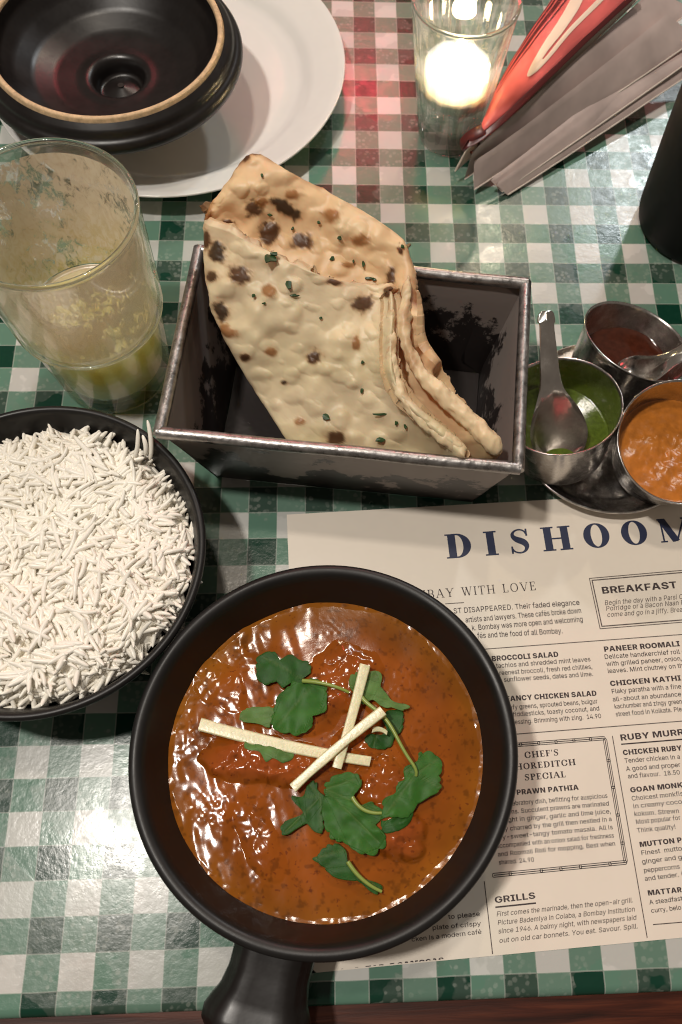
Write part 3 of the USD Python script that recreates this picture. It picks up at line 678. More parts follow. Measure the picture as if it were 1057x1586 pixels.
def flap(rows, zs, thick, spots, base, edge, seed, nu=190, nv=150, rough=.0016):
    r = np.array(rows, float); z = np.array(zs, float)
    m, k = z.shape; u, w = np.linspace(0, 1, m), np.linspace(0, 1, k); U, V = np.linspace(0, 1, nu), np.linspace(0, 1, nv)
    sp = lambda a: RectBivariateSpline(u, w, a, kx=3, ky=3)(U, V)
    X, Y, Z = sp(r[..., 0]), sp(r[..., 1]), sp(z)
    # ragged torn border
    rag = (meshkit.fbm(np.stack([X / 16, Y / 16, 0 * X + seed], -1), 3) - .5) * 6
    ef = np.minimum(np.minimum(U, 1 - U)[:, None] * 9, np.minimum(V, 1 - V)[None] * 9).clip(0, 1)
    X, Y = X + rag * .7 * (1 - ef), Y + rag * .7 * (1 - ef)
    # blisters and dimples
    q = np.stack([X / 44, Y / 44, 0 * X + seed * 3], -1)
    bl = meshkit.fbm(q, 2); big = meshkit.noise(np.stack([X / 60, Y / 60, 0 * X + seed], -1))
    fine = meshkit.fbm(np.stack([X / 7, Y / 7, 0 * X + seed], -1), 3)
    Z = Z + rough * (2.4 * np.maximum(bl - .45, 0) * 2 + (big - .5) * 2.0 + (fine - .5) * .10 + (meshkit.noise(q * 3.1) - .5) * .45)
    r3 = np.random.default_rng(seed + 40); lo, hi = (X.min(), Y.min()), (X.max(), Y.max()); blis = 0 * X
    wx = (meshkit.noise(np.stack([X / 15, Y / 15, 0 * X + 71], -1)) - .5) * 9; wy = (meshkit.noise(np.stack([X / 15, Y / 15, 0 * X + 83], -1)) - .5) * 9
    for _ in range(150):
        bxx, byy, rr = r3.uniform(lo[0], hi[0]), r3.uniform(lo[1], hi[1]), r3.uniform(5, 19)
        blis = np.maximum(blis, rr / 19 * np.clip(1 - (((X + wx - bxx) / rr) ** 2 + ((Y + wy - byy) / rr * 1.2) ** 2), 0, 1) ** .7)
    Z = Z + .0013 * blis * np.clip(ef * 1.5, 0, 1)
    col = np.array(base)[None, None] * (.80 + .40 * meshkit.fbm(np.stack([X / 30, Y / 30, 0 * X + 5 + seed], -1), 4))[..., None]
    pale = np.clip((bl - .52) * 2 + blis * .5, 0, 1)[..., None]; col = col * (1 - pale * .35) + np.array([.74, .62, .40]) * pale * .35
    yel = np.clip((meshkit.noise(np.stack([X / 70, Y / 70, 0 * X + 31 + seed], -1)) - .35) * 1.6, 0, 1) * np.clip((Y - 470) / 160, 0, 1)
    col = col * (1 - .45 * yel[..., None]) + np.array([.58, .50, .20]) * .45 * yel[..., None]
    toast = np.clip(1 - ef * 2.2, 0, 1) * np.clip(meshkit.fbm(np.stack([X / 22, Y / 22, 0 * X + 9], -1), 3) * 2.4 - .75, 0, 1) * edge
    col = col * (1 - toast[..., None]) + np.array([.24, .085, .025]) * toast[..., None]
    nz = meshkit.fbm(np.stack([X / 8, Y / 8, 0 * X + 17], -1), 3) - .5
    for sx, sy, ra, rb, ang, dk in spots:
        ra, rb = ra * 1.08, rb * 1.08
        c_, s_ = math.cos(math.radians(ang)), math.sin(math.radians(ang)); dx, dy = X - sx, Y - sy
        d = np.sqrt(((dx * c_ + dy * s_) / ra) ** 2 + ((-dx * s_ + dy * c_) / rb) ** 2) + nz * 1.1
        a = np.clip((1.25 - d) * 2.2, 0, 1) * (.93 if dk > .5 else .8)
        halo = np.clip(1.9 - d, 0, 1) ** 1.5 * .5
        col = col * (1 - halo[..., None]) + np.array([.44, .20, .055]) * halo[..., None]
        dark = np.array([.022, .009, .004]) if dk > .8 else np.array([.062, .022, .008]) if dk > .5 else np.array([.30, .12, .035])
        col = col * (1 - a[..., None]) + dark * a[..., None]
        Z = Z + .0007 * np.clip(1.3 - d, 0, 1)
    P = at(X, Y, Z); v, f = slab(P, thick, 7)
    side = np.concatenate([col.reshape(-1, 3), (col * .35 + np.array([.60, .40, .22]) * .65).reshape(-1, 3)])
    return v, f, side, (X, Y, Z)


fr = [[(312, 345), (366, 361), (425, 391), (500, 424), (570, 437), (598, 445), (609, 449)],
      [(309, 385), (375, 405), (445, 435), (520, 460), (578, 477), (603, 487), (613, 489)],
      [(317, 455), (385, 470), (455, 490), (525, 510), (574, 533), (599, 545), (611, 549)],
      [(340, 522), (402, 535), (465, 552), (530, 575), (585, 592), (611, 603), (628, 603)],
      [(376, 585), (430, 600), (490, 615), (560, 636), (628, 652), (661, 659), (682, 648)],
      [(445, 690), (490, 702), (555, 712), (635, 722), (695, 722), (717, 714), (731, 694)]]
fz = [[.100, .102, .100, .094, .088, .091, .088], [.092, .094, .092, .088, .083, .088, .085], [.080, .083, .082, .079, .077, .084, .081],
      [.066, .070, .070, .068, .069, .079, .076], [.053, .056, .056, .055, .062, .074, .072], [.038, .040, .041, .044, .056, .070, .068]]
fs = [(335, 390, 13, 13, 0, .9), (371, 424, 15, 13, 30, .7), (327, 428, 9, 8, 0, .7), (342, 481, 11, 14, -10, .95), (352, 513, 13, 7, 20, .5), (564, 470, 15, 11, -20, .7), (487, 552, 10, 9, 0, .7), (521, 679, 13, 9, 0, .6),
      (379, 553, 6, 5, 0, .6), (417, 450, 10, 8, 0, .4), (464, 652, 7, 5, 0, .4), (518, 437, 13, 4, 10, .7), (552, 532, 5, 9, 0, .4), (318, 372, 7, 14, 0, .6), (440, 592, 4, 3, 0, .95), (420, 545, 7, 5, 0, .4), (600, 452, 4, 9, 0, .6)]
v, f, c, FX = flap(fr, fz, .0065, fs, (.76, .605, .395), .7, 1)
naan.part('front_flap', (v, f), 'naan', color=c)
br = [[(328, 304), (350, 272), (388, 228), (440, 253), (500, 286), (575, 327), (631, 375)],
      [(316, 328), (350, 318), (402, 302), (450, 312), (510, 342), (580, 375), (639, 408)],
      [(311, 352), (350, 352), (405, 357), (460, 377), (520, 402), (585, 422), (634, 452)],
      [(316, 400), (370, 420), (430, 440), (490, 455), (540, 468), (600, 480), (631, 496)],
      [(345, 520), (400, 525), (460, 535), (520, 548), (565, 552), (618, 548), (640, 548)],
      [(400, 600), (450, 612), (510, 632), (570, 652), (640, 655), (690, 640), (706, 612)],
      [(450, 690), (500, 702), (560, 714), (640, 724), (728, 730), (764, 716), (786, 690)]]
bz = [[.100, .106, .113, .109, .102, .097, .094], [.095, .101, .105, .101, .096, .093, .093], [.088, .091, .091, .088, .085, .083, .089], [.079, .081, .080, .077, .075, .076, .084],
      [.058, .064, .064, .062, .060, .068, .078], [.042, .046, .046, .045, .050, .066, .074], [.025, .028, .030, .032, .044, .064, .068]]
bs = [(443, 322, 22, 9, 35, .95), (392, 322, 12, 11, 0, .7), (417, 361, 14, 13, 40, .75), (468, 373, 14, 11, -10, .8), (513, 334, 12, 8, 0, .4), (500, 281, 11, 6, 20, .98), (393, 233, 12, 5, 10, .8), (381, 240, 6, 9, 0, .8), (605, 432, 6, 16, 10, .6),
      (354, 345, 9, 6, 0, .8), (640, 340, 6, 6, 0, .5), (405, 312, 7, 6, 0, .5), (320, 335, 6, 20, 20, .5), (452, 300, 9, 6, 0, .4), (560, 372, 12, 8, 0, .35), (620, 388, 3, 6, -30, .8), (540, 410, 8, 4, 0, .4)]
v, f, c, BX = flap(br, bz, .0090, bs, (.81, .55, .31), 1.0, 2)
naan.part('back_flap', (v, f), 'naan', color=c)


def on_flap(G, x, y):
    k = np.argmin((G[0] - x) ** 2 + (G[1] - y) ** 2); return G[2].ravel()[k]


for G, lst in ((FX, ((418, 399, 11, 9, 1), (425, 392, 7, 4, 2), (447, 440, 6, 9, 3), (456, 457, 8, 2, 4), (505, 645, 9, 7, 5), (590, 681, 8, 5, 6), (588, 641, 13, 2, 7), (562, 560, 3, 3, 8), (561, 605, 3, 4, 9), (497, 492, 3, 2, 10), (409, 469, 3, 2, 11), (614, 655, 3, 5, 12), (628, 660, 3, 4, 13), (393, 457, 3, 3, 14))),
               (BX, ((526, 368, 4, 5, 15), (515, 400, 5, 4, 16), (563, 408, 3, 7, 17), (624, 381, 3, 4, 18), (494, 344, 3, 3, 19), (453, 353, 3, 3, 20), (418, 332, 4, 2, 21), (548, 404, 2, 3, 22), (572, 430, 7, 3, 23), (580, 432, 4, 3, 24), (406, 271, 3, 4, 25)))):
    for x, y, w, h, sd in lst:
        r2 = np.random.default_rng(sd); z = on_flap(G, x, y) + .0011; p0 = at(x, y, z); t = np.linspace(0, 2 * np.pi, 9)[:-1] + r2.uniform(0, 1)
        k = r2.uniform(.6, 1.15, 8); sc = .00029
        ring_ = p0 + np.stack([np.cos(t) * w * k * sc, -np.sin(t) * h * k * sc, r2.uniform(-.0003, .0003, 8)], 1)
        v = np.vstack([ring_, ring_ - [0, 0, .0007], p0 + [0, 0, .0003], p0 - [0, 0, .0007]]); j = np.arange(8); jn = (j + 1) % 8
        f = np.vstack([np.stack([j, np.full(8, 16), jn], 1)[:, ::-1], np.stack([j, j + 8, jn], 1), np.stack([jn, j + 8, jn + 8], 1), np.stack([j + 8, np.full(8, 17), jn + 8], 1)])
        naan.part('herb_fleck', fix(v, f), 'herb_dark', 20)

for sd, pts, r0, r1 in ((3, [(604, 462, .0900), (607, 520, .0860), (610, 575, .0820), (628, 618, .0790), (664, 656, .0755), (700, 684, .0725), (722, 700, .0700)], .0018, .0034),
                        (5, [(634, 425, .0930), (628, 470, .0900), (627, 512, .0860), (640, 556, .0820), (672, 596, .0790), (714, 636, .0755), (752, 672, .0725), (774, 699, .0690)], .0020, .0048)):
    p = np.array([at(*q) for q in pts]); m_ = tube(spline(p, 90), np.linspace(r0, r1, 90) * np.r_[np.linspace(.4, 1, 8), np.ones(76), np.sqrt(np.linspace(1, .15, 6))], 26)
    v = m_.vertices; q = v * 170 + sd
    v = v + m_.vertex_normals * ((meshkit.fbm(q, 3) - .5) * .0032 + (meshkit.fbm(v * 520 + sd, 2) - .5) * .0016)[:, None] - [0, 0, .0012]
    tone = meshkit.fbm(v * 190 + 7, 3)[:, None]; cl = np.array([.80, .60, .37]) * (.78 + .44 * tone); sc_ = np.clip((meshkit.fbm(v * 110 + 3 * sd, 3) - .60) * 7, 0, 1)[:, None]
    naan.part('folded_edge', (v, m_.faces), 'naan', color=cl * (1 - sc_ * .6) + np.array([.34, .15, .05]) * sc_ * .6)

# ------------------------------------------------------------------ rice bowl and rice
rc = np.array([.0030, .1380, 0])
rb = Thing('rice_bowl', 'round black stoneware bowl full of white rice at the left edge', 'bowl', rc)
rpf = [(0, .0005), (.046, .0005), (.049, .002), (.050, .005), (.060, .018), (.068, .036), (.0715, .046), (.0735, .0485), (.0740, .0508), (.0752, .0522), (.0755, .0542), (.0745, .0556), (.0728, .0556), (.0715, .0542), (.0705, .051), (.066, .036), (.056, .018), (.046, .007), (0, .006)]
rb.part('body', lathe(rounded(rpf, .0012), 144, rc), 'black_stoneware', 60)
rice = Thing('cooked_rice', 'heap of cooked white long grain rice in the black bowl', 'rice', rc + [0, 0, .03], kind='stuff')
TH = np.linspace(0, 2 * np.pi, 61)[:-1]; RR = np.linspace(0, .0655, 26)


def heap(x, y):
    r = np.hypot(x - rc[0], y - rc[1]); q = np.stack([x * 55, y * 55, 0 * x + 2], -1)
    return .0560 - 2.6 * np.clip(r - .020, 0, 1) ** 2 - 60 * np.clip(r - .054, 0, 1) ** 2 + .012 * (meshkit.fbm(q, 3) - .5)


hx, hy = rc[0] + RR[:, None] * np.cos(TH), rc[1] + RR[:, None] * np.sin(TH)
hv = np.stack([hx, hy, heap(hx, hy) - .0021], -1).reshape(-1, 3)
rice.part('packed_grains', fix(hv, grid_faces(len(RR), 60, True)), 'rice', 60, kind='stuff')


def grain(sides=8, n=9, length=.0088, rad=.00092, bend=.0006):
    t = np.sin(np.linspace(-1, 1, n) * np.pi / 2); r = rad * np.maximum(1 - np.abs(t) ** 4.5, .0) ** .5 * (1 - .12 * t) + 1e-5
    return tube(np.stack([t * length / 2, bend * (t ** 2), 0 * t], 1), r, sides)


protos = [grain(bend=b, length=l, rad=r_) for b, l, r_ in ((.0006, .0134, .00114), (.0015, .0150, .00108), (-.0011, .0124, .00118), (.0003, .0106, .00122), (.0026, .0158, .00104))]
vs, fs_, o = [], [], 0; N = 2500
r_ = .0668 * np.sqrt(rng.uniform(0, 1, N)); a_ = rng.uniform(0, 2 * np.pi, N)
gx, gy = rc[0] + r_ * np.cos(a_), rc[1] + r_ * np.sin(a_); gz = heap(gx, gy) - .0025 + rng.uniform(0, .0028, N)
flow = meshkit.noise(np.stack([gx * 48, gy * 48, 0 * gx + 8], -1)) * 14
for i in range(N):
    g = protos[rng.integers(5)]; yaw = flow[i] + rng.normal(0, .6); pitch = rng.normal(0, .11) if r_[i] < .058 else rng.normal(0, .30); roll = rng.uniform(0, 6.28)
    M = trimesh.transformations.euler_matrix(roll, pitch, yaw, 'sxyz')[:3, :3] * rng.uniform(.82, 1.12)
    vs.append(g.vertices @ M.T + [gx[i], gy[i], gz[i]]); fs_.append(g.faces + o); o += len(g.vertices)
rice.part('grains', (np.vstack(vs), np.vstack(fs_)), 'rice', True, kind='stuff')
LG = grain(8, 14, .0118, .00112, .0022)
for k, (a, b, lab) in enumerate((((216, 668, .0640), (210, 716, .0500), 'rice grain standing upright on the bowl rim, left of the upright pair'), ((232, 652, .0660), (236, 714, .0520), 'tall rice grain standing upright at the bowl rim, nearest the tin corner'), ((224, 676, .0625), (228, 708, .0540), 'short rice grain wedged between the two upright grains at the bowl rim'))):
    a, b = at(*a), at(*b); th_ = Thing('rice_grain', lab, 'rice grain', b, 'loose rice grains standing at the bowl rim')
    d = (a - b); L = np.linalg.norm(d); M = trimesh.geometry.align_vectors([1, 0, 0], d / L)[:3, :3]
    th_.part('grain', (LG.vertices * [L / .0118, 1, 1] @ M.T + (a + b) / 2, LG.faces), 'rice', True)

# ------------------------------------------------------------------ curry pan
pc = np.array([.1327, .0490, 0])
pan = Thing('curry_pan', 'round black stoneware pan with a stub handle, full of curry', 'pan', pc)
ppf = [(0, .0006), (.058, .0006), (.062, .002), (.066, .010), (.072, .026), (.0765, .040), (.0790, .0465), (.0812, .0492), (.0820, .0518), (.0812, .0540), (.0792, .0548), (.0768, .0540), (.0752, .0515), (.0715, .0415), (.0682, .033), (.060, .014), (.054, .007), (0, .006)]
pan.part('body', lathe(rounded(ppf, .0022), 160, pc), 'black_stoneware', 60)
ha, hb = np.array([.1120, -.0262, .0290]), np.array([.1015, -.0645, .0255]); n = 26; t = np.linspace(0, 1, n)
hw = np.interp(t, [0, .3, .5, .62, .72, .84, .94, .98, 1], [.0164, .0162, .0176, .0200, .0216, .0214, .0180, .0130, .0050]); hh = np.interp(t, [0, .3, .6, .82, .95, 1], [.0120, .0115, .0115, .0128, .0100, .0035])
d = (hb - ha) / np.linalg.norm(hb - ha); s = np.cross(d, [0, 0, 1.]); s /= np.linalg.norm(s); u = np.cross(s, d); ph = np.arange(32) * 2 * np.pi / 32
ce, se = np.sign(np.cos(ph)) * np.abs(np.cos(ph)) ** .75, np.sign(np.sin(ph)) * np.abs(np.sin(ph)) ** .75
rib = 1 + .05 * np.cos(3 * ph * 2)
v = (ha + (hb - ha) * t[:, None])[:, None] + hw[:, None, None] * (ce * rib)[None, :, None] * s + hh[:, None, None] * (se * rib)[None, :, None] * u
v = np.vstack([v.reshape(-1, 3), ha, hb]); j = np.arange(32)
f = np.vstack([grid_faces(n, 32, True), np.stack([np.full(32, len(v) - 2), (j + 1) % 32, j], 1), np.stack([np.full(32, len(v) - 1), (n - 1) * 32 + j, (n - 1) * 32 + (j + 1) % 32], 1)])
pan.part('handle', fix(v, f), 'black_glaze', 60)

# curry
cu = Thing('curry', 'orange brown chicken curry with oily sheen filling the black pan', 'curry', pc + [0, 0, .034])
CH = .0350
lump = [(407, 1178, 90, 36, 8, .0040), (525, 1050, 62, 52, -30, .0024), (615, 1285, 50, 40, 30, .0044), (600, 1215, 50, 40, 0, .0020), (555, 1150, 36, 28, 0, .0018), (640, 1320, 20, 15, 0, .0015), (400, 1300, 60, 26, 60, .0010), (340, 1060, 50, 30, 50, .0009), (470, 1110, 55, 30, 0, .0012)]


def curry_h(x, y):
    """surface height at world x, y"""
    z = np.full(np.shape(x), CH); 
    for px, py, ra, rb_, an, h in lump:
        c0 = at(px, py, CH); c_, s_ = math.cos(math.radians(-an)), math.sin(math.radians(-an)); dx, dy = x - c0[0], y - c0[1]; k = .000285
        dd = ((dx * c_ + dy * s_) / (ra * k)) ** 2 + ((-dx * s_ + dy * c_) / (rb_ * k)) ** 2 + (meshkit.fbm(np.stack([x * 95 + px, y * 95, 0 * x], -1), 3) - .5) * 1.1
        dd = np.maximum(dd, 0)
        z = z + h * np.clip(1.2 - dd ** 1.1, 0, 1) ** 1.0 * (.75 + .5 * meshkit.fbm(np.stack([x * 260, y * 260, 0 * x], -1), 2))
    q = np.stack([x, y, 0 * x], -1); r = np.hypot(x - pc[0], y - pc[1])
    lf = np.clip((pc[0] - .004 - x) * 45, 0, 1)
    z = z + (.0006 + .0008 * lf) * (meshkit.fbm(q * 48 + 4, 2) - .5) + (.00006 + .00010 * lf) * (meshkit.noise(q * 560 + 9) - .5) * np.clip(meshkit.noise(q * 75 + 21) * 3.6 - 1.5, .2, 1)
    st = meshkit.fbm(np.stack([x * 130 + y * 40, y * 60 - x * 20, 0 * x + 3], -1), 2)
    z = z + .0014 * (st - .5) * lf
    return z + np.clip(r - .0674 + .0030 * (meshkit.fbm(q * 160 + 2, 3) - .5), 0, 1) * .17


nr, nt = 230, 720
r_ = np.linspace(0, .0693, nr)[:, None]; t_ = np.arange(nt)[None] * 2 * np.pi / nt
cx_, cy_ = pc[0] + r_ * np.cos(t_), pc[1] + r_ * np.sin(t_); cz = curry_h(cx_, cy_)
q = np.stack([cx_, cy_, 0 * cx_], -1); n1 = meshkit.fbm(q * 60, 4)[..., None]; n2 = meshkit.fbm(q * 420 + 3, 3)[..., None]
col = np.array([.265, .067, .006]) * (.55 + .9 * n1); red = np.clip((cz - CH - .0009) / .0035, 0, 1)[..., None]
col = col * (1 - .7 * red) + np.array([.36, .078, .018]) * .7 * red
och = np.clip((r_ + 0 * t_ - .050) / .017, 0, 1)[..., None] ** 1.5 * (.35 + .65 * n1); col = col * (1 - .75 * och) + np.array([.25, .098, .006]) * .8 * och
dk = np.clip((n2 - .60) * 6, 0, 1); col = col * (1 - .35 * dk)
v = np.stack([cx_, cy_, cz], -1).reshape(-1, 3)
cu.part('sauce', (v, grid_faces(nr, nt, True)), 'curry', color=col.reshape(-1, 3))

th_ = np.arange(360) * 2 * np.pi / 360; lo_ = np.full(360, .0346); up_ = .0354 + .0045 * np.clip(meshkit.fbm(np.stack([np.cos(th_) * 5, np.sin(th_) * 5, 0 * th_ + 3], 1), 4) - .28, 0, 1) ** 1.3
bd = []
for t in np.linspace(0, 1, 5):
    z = lo_ * (1 - t) + up_ * t; r = .0690 + (z - .0346) * .388 - .0004 * (1 - t ** 3) + .0002
    bd.append(np.stack([pc[0] + r * np.cos(th_), pc[1] + r * np.sin(th_), z], 1))
cu.part('oil_ring', (np.concatenate(bd), grid_faces(5, 360, True)), 'oil', True)
# coriander: outlines read off the picture, given curl, thickness and their own height on the curry
ZO = np.array([350, 990]); ZS = 370 / 1057.0


def leaf_mesh(poly, lift, seed, base, tone, tilt=(0, 0)):
    px = np.array(poly, float) * ZS + ZO; w = at(px[:, 0], px[:, 1], CH + .003)[:, :2]
    r2 = np.random.default_rng(seed); ring_ = spline(np.vstack([w, w[:1]]), 12 * len(w)); 
    s = np.linspace(0, 1, len(ring_)); c0 = ring_.mean(0); ring_ = c0 + (ring_ - c0) * (1 + .115 * (np.abs(np.sin(s * np.pi * len(w) * 1.05 + 1.2 * np.sin(s * 23 + seed))) ** .7 - .62) * (.6 + .4 * np.sin(s * 31 + seed)) )[:, None]
    pg = Polygon(ring_).buffer(0); pg = max(pg.geoms, key=lambda g: g.area) if pg.geom_type != 'Polygon' else pg
    pg = pg.simplify(.00008)
    vv, ff = trimesh.creation.triangulate_polygon(pg, engine='earcut')
    vv3, ff = trimesh.remesh.subdivide_to_size(np.column_stack([vv, 0 * vv[:, 0]]), ff, .0016)
    tm = trimesh.Trimesh(vv3, ff, process=True); x, y = tm.vertices[:, 0], tm.vertices[:, 1]
    rel = np.stack([x - c0[0], y - c0[1]], 1)
    z = curry_h(x, y) * .35 + (CH + .0022) * .65 + lift + .0030 * (meshkit.fbm(np.stack([x * 130, y * 130, 0 * x + seed], -1), 2) - .5) + rel @ np.array(tilt)
    z = np.maximum(z, curry_h(x, y) + .0005)
    bp = at(base[0] * ZS + ZO[0], base[1] * ZS + ZO[1], CH)[:2]
    # pale veins from the leaf base to its lobes, pressed into the surface
    dist = np.linalg.norm(w - bp, axis=1); far = [i for i in range(len(w)) if dist[i] > dist[i - 1] and dist[i] > dist[(i + 1) % len(w)]]
    vd = np.full(len(x), 1.0)
    for i in far or [int(dist.argmax())]:
        a, b = bp, bp + (w[i] - bp) * .9; ab = b - a; tt = np.clip(((x - a[0]) * ab[0] + (y - a[1]) * ab[1]) / (ab @ ab), 0, 1)
        vd = np.minimum(vd, np.hypot(x - a[0] - tt * ab[0], y - a[1] - tt * ab[1]))
    ve = np.exp(-(vd / .00055) ** 2); z = z - .0003 * ve
    cl = np.array(tone)[None] * (.7 + .6 * meshkit.fbm(np.stack([x * 260, y * 260, 0 * x + seed], -1), 3))[:, None]
    cl = cl * (1 - .35 * ve[:, None]) + np.array([.11, .17, .05]) * .35 * ve[:, None]
    top = np.column_stack([x, y, z]); bot = top - [0, 0, .0004]; k = len(top); fu = tm.faces
    if np.cross(top[fu[0, 1]] - top[fu[0, 0]], top[fu[0, 2]] - top[fu[0, 0]])[2] < 0: fu = fu[:, ::-1]
    e = np.sort(fu[:, [0, 1, 1, 2, 2, 0]].reshape(-1, 2), 1); ed = fu[:, [0, 1, 1, 2, 2, 0]].reshape(-1, 2)
    _, idx, cnt = np.unique(e, axis=0, return_index=True, return_counts=True); be = ed[idx[cnt == 1]]
    fs2 = np.vstack([np.stack([be[:, 0], be[:, 0] + k, be[:, 1]], 1), np.stack([be[:, 1], be[:, 0] + k, be[:, 1] + k], 1)])
    return np.vstack([top, bot]), np.vstack([fu, fu[:, ::-1] + k, fs2]), np.vstack([cl, cl])


DK, MD, LT = (.020, .085, .012), (.036, .128, .018), (.10, .20, .05)
L1 = [(140, 130), (150, 70), (190, 55), (225, 65), (240, 90), (262, 75), (300, 70), (320, 90), (350, 95), (375, 120), (370, 155), (345, 170), (335, 195), (300, 190), (250, 215), (225, 190), (190, 200), (150, 190), (135, 160)]
L2 = [(300, 185), (345, 190), (385, 175), (410, 185), (440, 205), (448, 260), (440, 320), (415, 335), (390, 340), (385, 380), (360, 410), (310, 425), (260, 415), (215, 400), (205, 350), (215, 310), (222, 270), (250, 235), (280, 210)]
L3 = [(60, 350), (75, 315), (110, 300), (160, 298), (215, 310), (205, 350), (190, 390), (150, 375), (110, 370), (75, 365)]
L4 = [(85, 455), (150, 465), (240, 480), (300, 500), (295, 530), (265, 550), (240, 545), (210, 530), (180, 545), (155, 505), (110, 495)]
L5 = [(545, 190), (560, 160), (590, 150), (640, 145), (680, 150), (692, 175), (685, 205), (710, 240), (740, 275), (810, 300), (790, 315), (740, 305), (690, 300), (650, 270), (610, 290), (560, 240)]
L6 = [(690, 345), (735, 310), (780, 315), (785, 370), (775, 410), (750, 430), (735, 465), (700, 485), (650, 480), (615, 450), (630, 420), (690, 420), (712, 400), (700, 370)]
L7 = [(850, 510), (900, 500), (945, 525), (958, 560), (945, 620), (950, 660), (920, 690), (880, 710), (840, 745), (800, 790), (750, 790), (700, 785), (690, 745), (710, 700), (750, 680), (760, 640), (790, 620), (785, 580), (830, 550)]
L8 = [(440, 655), (455, 625), (500, 600), (540, 590), (595, 615), (600, 650), (570, 690), (565, 720), (600, 735), (640, 720), (680, 750), (705, 780), (690, 800), (665, 820), (700, 860), (700, 920), (670, 945), (620, 955), (560, 930), (520, 900), (480, 890), (440, 830), (425, 780), (430, 720)]
L9 = [(290, 690), (350, 675), (365, 640), (395, 630), (415, 680), (435, 690), (425, 750), (430, 800), (420, 860), (390, 850), (360, 820), (300, 850), (250, 865), (245, 830), (300, 790), (340, 770), (300, 720)]
L10 = [(690, 800), (760, 780), (830, 760), (820, 800), (760, 850), (710, 862)]
L11 = [(405, 960), (450, 915), (500, 910), (535, 945), (540, 990), (570, 1030), (610, 1060), (690, 1105), (680, 1125), (630, 1110), (590, 1075), (510, 1065), (460, 1040), (420, 1000), (385, 972)]
Zpx = lambda x, y, z: at(x * ZS + ZO[0], y * ZS + ZO[1], z)
for lab, loc, leaves, stems in (
        ('coriander sprig at the upper left of the curry, tucked under the long ginger strip', (300, 250), ((L4, .0006, 4, (240, 480), LT), (L3, .0008, 3, (210, 340), LT), (L2, .0022, 2, (400, 200), MD), (L1, .0016, 1, (340, 180), DK)),
         ([(340, 185, .0405), (415, 193, .0425), (470, 206, .0430), (545, 236, .0415)],)),
        ('coriander sprig with a pale folded leaf beside the crossed ginger strips', (660, 300), ((L6, .0006, 6, (690, 345), DK), (L5, .0024, 5, (560, 235), LT)),
         ([(600, 255, .0415), (640, 295, .0420), (690, 335, .0425), (760, 440, .0430), (815, 535, .0425), (840, 575, .0420), (843, 605, .0405)],)),
        ('large coriander cluster in the lower half of the curry, right of centre', (600, 780), ((L10, .0004, 10, (700, 800), DK), (L7, .0020, 7, (840, 600), MD), (L9, .0010, 9, (420, 700), DK), (L8, .0024, 8, (440, 665), MD)),
         ([(560, 700, .0395), (610, 755, .0400), (690, 770, .0400)],)),
        ('small coriander leaf lowest in the curry', (480, 980), ((L11, .0008, 11, (540, 930), DK),), ([(540, 985, .0385), (590, 1050, .0385), (690, 1118, .0375)],))):
    sp_ = Thing('coriander_sprig', lab, 'coriander', Zpx(*loc, CH + .002), 'coriander sprigs on the curry')
    for lf, lift, sd, base, tone in leaves:
        v, f, c = leaf_mesh(lf, lift, sd, base, tone); sp_.part('leaf', (v, f), 'leaf', color=c)
    for st in stems:
        sp_.part('stem', tube(spline([Zpx(*q) for q in st], 26), np.linspace(.0010, .0007, 26), 8), 'stem', 60)
# ginger
for lab, a, b, w, w2, bend, h in (('long pale ginger strip lying across the left of the curry', (310, 1122, .0384), (574, 1180, .0378), .0066, .0050, .0012, .0022), ('ginger strip lying under the other of the two crossed ones, pointing up', (566, 1030, .0425), (522, 1190, .0405), .0050, .0052, -.0004, .0020),
                           ('upper of the two crossed ginger strips, pointing to the right rim', (594, 1101, .0462), (454, 1221, .0395), .0048, .0046, .0008, .0022), ('short curled bit of ginger half hidden beside the crossed strips', (577, 1131, .0412), (600, 1136, .0405), .0030, .0020, -.0010, .0015)):
    a, b = at(*a), at(*b); g = Thing('ginger_strip', lab, 'ginger', (a + b) / 2, 'ginger strips on the curry')
    g.part('strip', rod(a, b, w * .92, h, bend, 24, w2=w2 * .86), 'ginger', 85)

# ------------------------------------------------------------------ steel tray with three sauce cups
tr = np.array([.2875, .2268, 0])
tray = Thing('steel_tray', 'small round stainless steel tray holding three sauce cups', 'tray', tr)
tray.part('dish', lathe(rounded([(0, .0008), (.041, .0008), (.046, .003), (.0515, .0090), (.0532, .0105), (.0538, .0100), (.0538, .0090), (.0525, .0078), (.047, .0016), (.042, 0), (0, 0)], .0015), 96, tr), 'steel', 60)


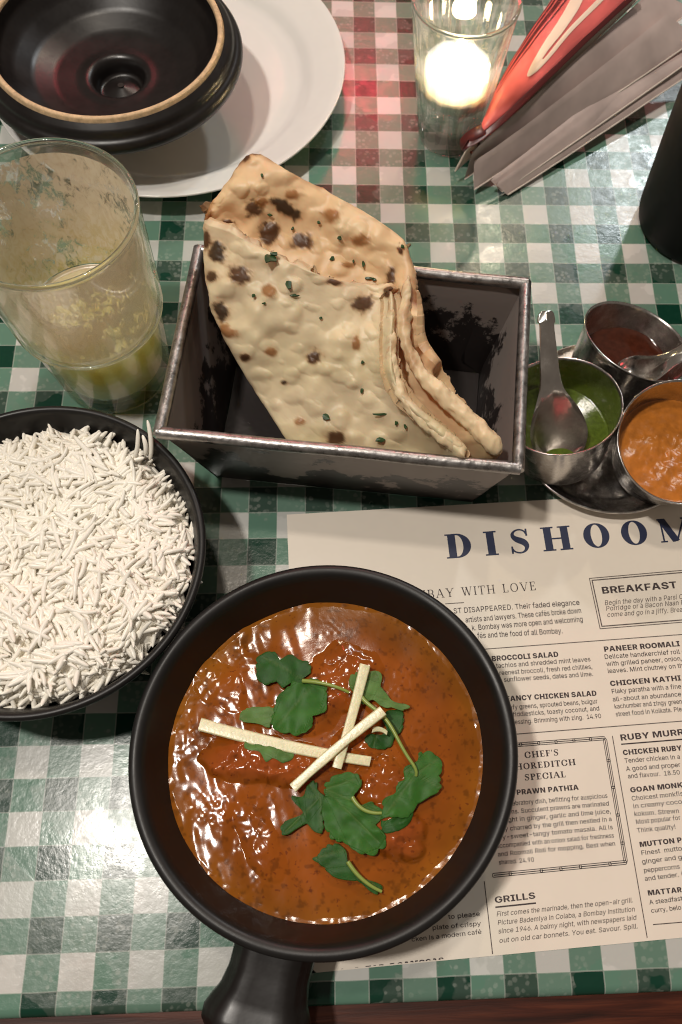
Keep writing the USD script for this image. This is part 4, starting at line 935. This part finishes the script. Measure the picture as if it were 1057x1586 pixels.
def cup(label, c, nrm, rad, name, slab_, mat, slabel, level):
    nrm = np.array([*nrm, 1.0]); nrm /= np.linalg.norm(nrm); c = np.array(c); h = .040; b = c - nrm * h
    th_ = Thing('sauce_cup', label, 'cup', b, 'steel sauce cups on the tray')
    r0 = rad * .80
    pf = [(0, .0006), (r0 - .004, .0006), (r0 - .001, .002), (r0, .004), (rad - .0012, h - .001), (rad, h + .0002), (rad - .0004, h + .0008), (rad - .0014, h), (r0 - .0006, .0045), (r0 - .003, .0022), (0, .0014)]
    th_.part('cup', lathe(rounded(pf, .0008), 96, b, nrm), 'steel', 50)
    # sauce: level surface cut by the leaning cup
    lc = b + nrm * level; rr = np.linspace(0, 1, 40); tt = np.arange(96) * 2 * np.pi / 96
    e1 = np.cross(nrm, [0, 1, 0]); e1 /= np.linalg.norm(e1); e2 = np.cross(nrm, e1)
    V = []
    for t in tt:
        dr = e1 * math.cos(t) + e2 * math.sin(t); zc = dr[2] / max(nrm[2], .1)
        s = 0.0
        for _ in range(4): wr = (r0 + (rad - r0) * np.clip((level + s) / h, 0, 1) - .0011); s = -wr * zc
        V.append(dr * wr + nrm * s)
    V = np.array(V); P = lc + rr[:, None, None] * V[None]
    q = P * 150; P = P + np.array([0, 0, 1]) * ((meshkit.fbm(q, 3) - .5) * slab_ * (1 - rr ** 4)[:, None])[..., None]
    P[-1] += [0, 0, .0005]
    sa = Thing(name, slabel, 'sauce', lc)
    sa.part('surface', (P.reshape(-1, 3), grid_faces(40, 96, True)), mat, True)
    return b, nrm


cup('steel cup with green chutney, next to the loaf tin', (.2515, .2180, .0455), (-.19, .14), .0313, 'green_chutney', .0012, 'green_chutney', 'bright green herb chutney in the leftmost steel cup', .0180)
cup('steel cup with orange chutney, cut by the right edge', (.3098, .1957, .0478), (-.06, -.24), .0322, 'orange_chutney', .0044, 'orange_chutney', 'thick orange chutney in the steel cup nearest the menu', .0270)
cup('steel cup with dark brown sauce, rearmost on the tray', (.2985, .2598, .0415), (.26, .27), .0313, 'brown_chutney', .0006, 'brown_chutney', 'thin dark brown tamarind sauce in the rearmost steel cup', .0175)


def spoon(label, rows, th=.0009):
    """rows across the spoon from handle end to tip: (left px, right px, z middle, dish depth)"""
    P = []
    for (lx, ly), (rx, ry), z, dep, ridge in rows:
        a, b = at(lx, ly, z), at(rx, ry, z); row = []
        for s in np.linspace(-1, 1, 13): row.append(a + (b - a) * (s + 1) / 2 + [0, 0, dep * (s * s - 1) + ridge * (1 - abs(s))])
        P.append(row)
    P = np.array(P); m = len(P); u = np.linspace(0, 1, m)
    Q = np.stack([RectBivariateSpline(u, np.linspace(0, 1, 13), P[..., c], kx=min(3, m - 1), ky=2)(np.linspace(0, 1, 70), np.linspace(0, 1, 21)) for c in range(3)], -1)
    s_ = Thing('sauce_spoon', label, 'spoon', Q[-1].mean(0), 'steel spoons in the sauce cups'); s_.part('spoon', slab(Q, th, 1), 'steel_bright', 60)


spoon('steel soup spoon with its handle up, standing in the green chutney', [((842, 482), (853, 481), .080, .0, .0), ((834, 489), (860, 488), .079, .0004, .0012), ((833, 499), (861, 499), .0775, .0006, .0022), ((836, 508), (860, 508), .076, .0006, .0022), ((836, 560), (866, 558), .066, .0008, .0030), ((836, 605), (874, 600), .057, .0016, .0034),
       ((828, 640), (893, 626), .0475, .0050, .0020), ((823, 668), (908, 655), .0395, .0085, .0), ((826, 690), (910, 678), .0325, .0090, 0), ((838, 708), (902, 698), .0275, .0070, 0), ((858, 716), (884, 712), .0250, .0020, 0)])
spoon('steel soup spoon lying in the dark brown sauce, handle to the right', [((1085, 516), (1092, 540), .0560, .0006, .0020), ((1060, 530), (1068, 556), .0510, .0008, .0026), ((1030, 546), (1040, 571), .0450, .0010, .0028), ((1006, 551), (1016, 588), .0385, .0035, .0012), ((985, 551), (993, 588), .0340, .0060, 0), ((968, 556), (972, 582), .0320, .0050, 0), ((960, 562), (962, 574), .0315, .001, 0)])
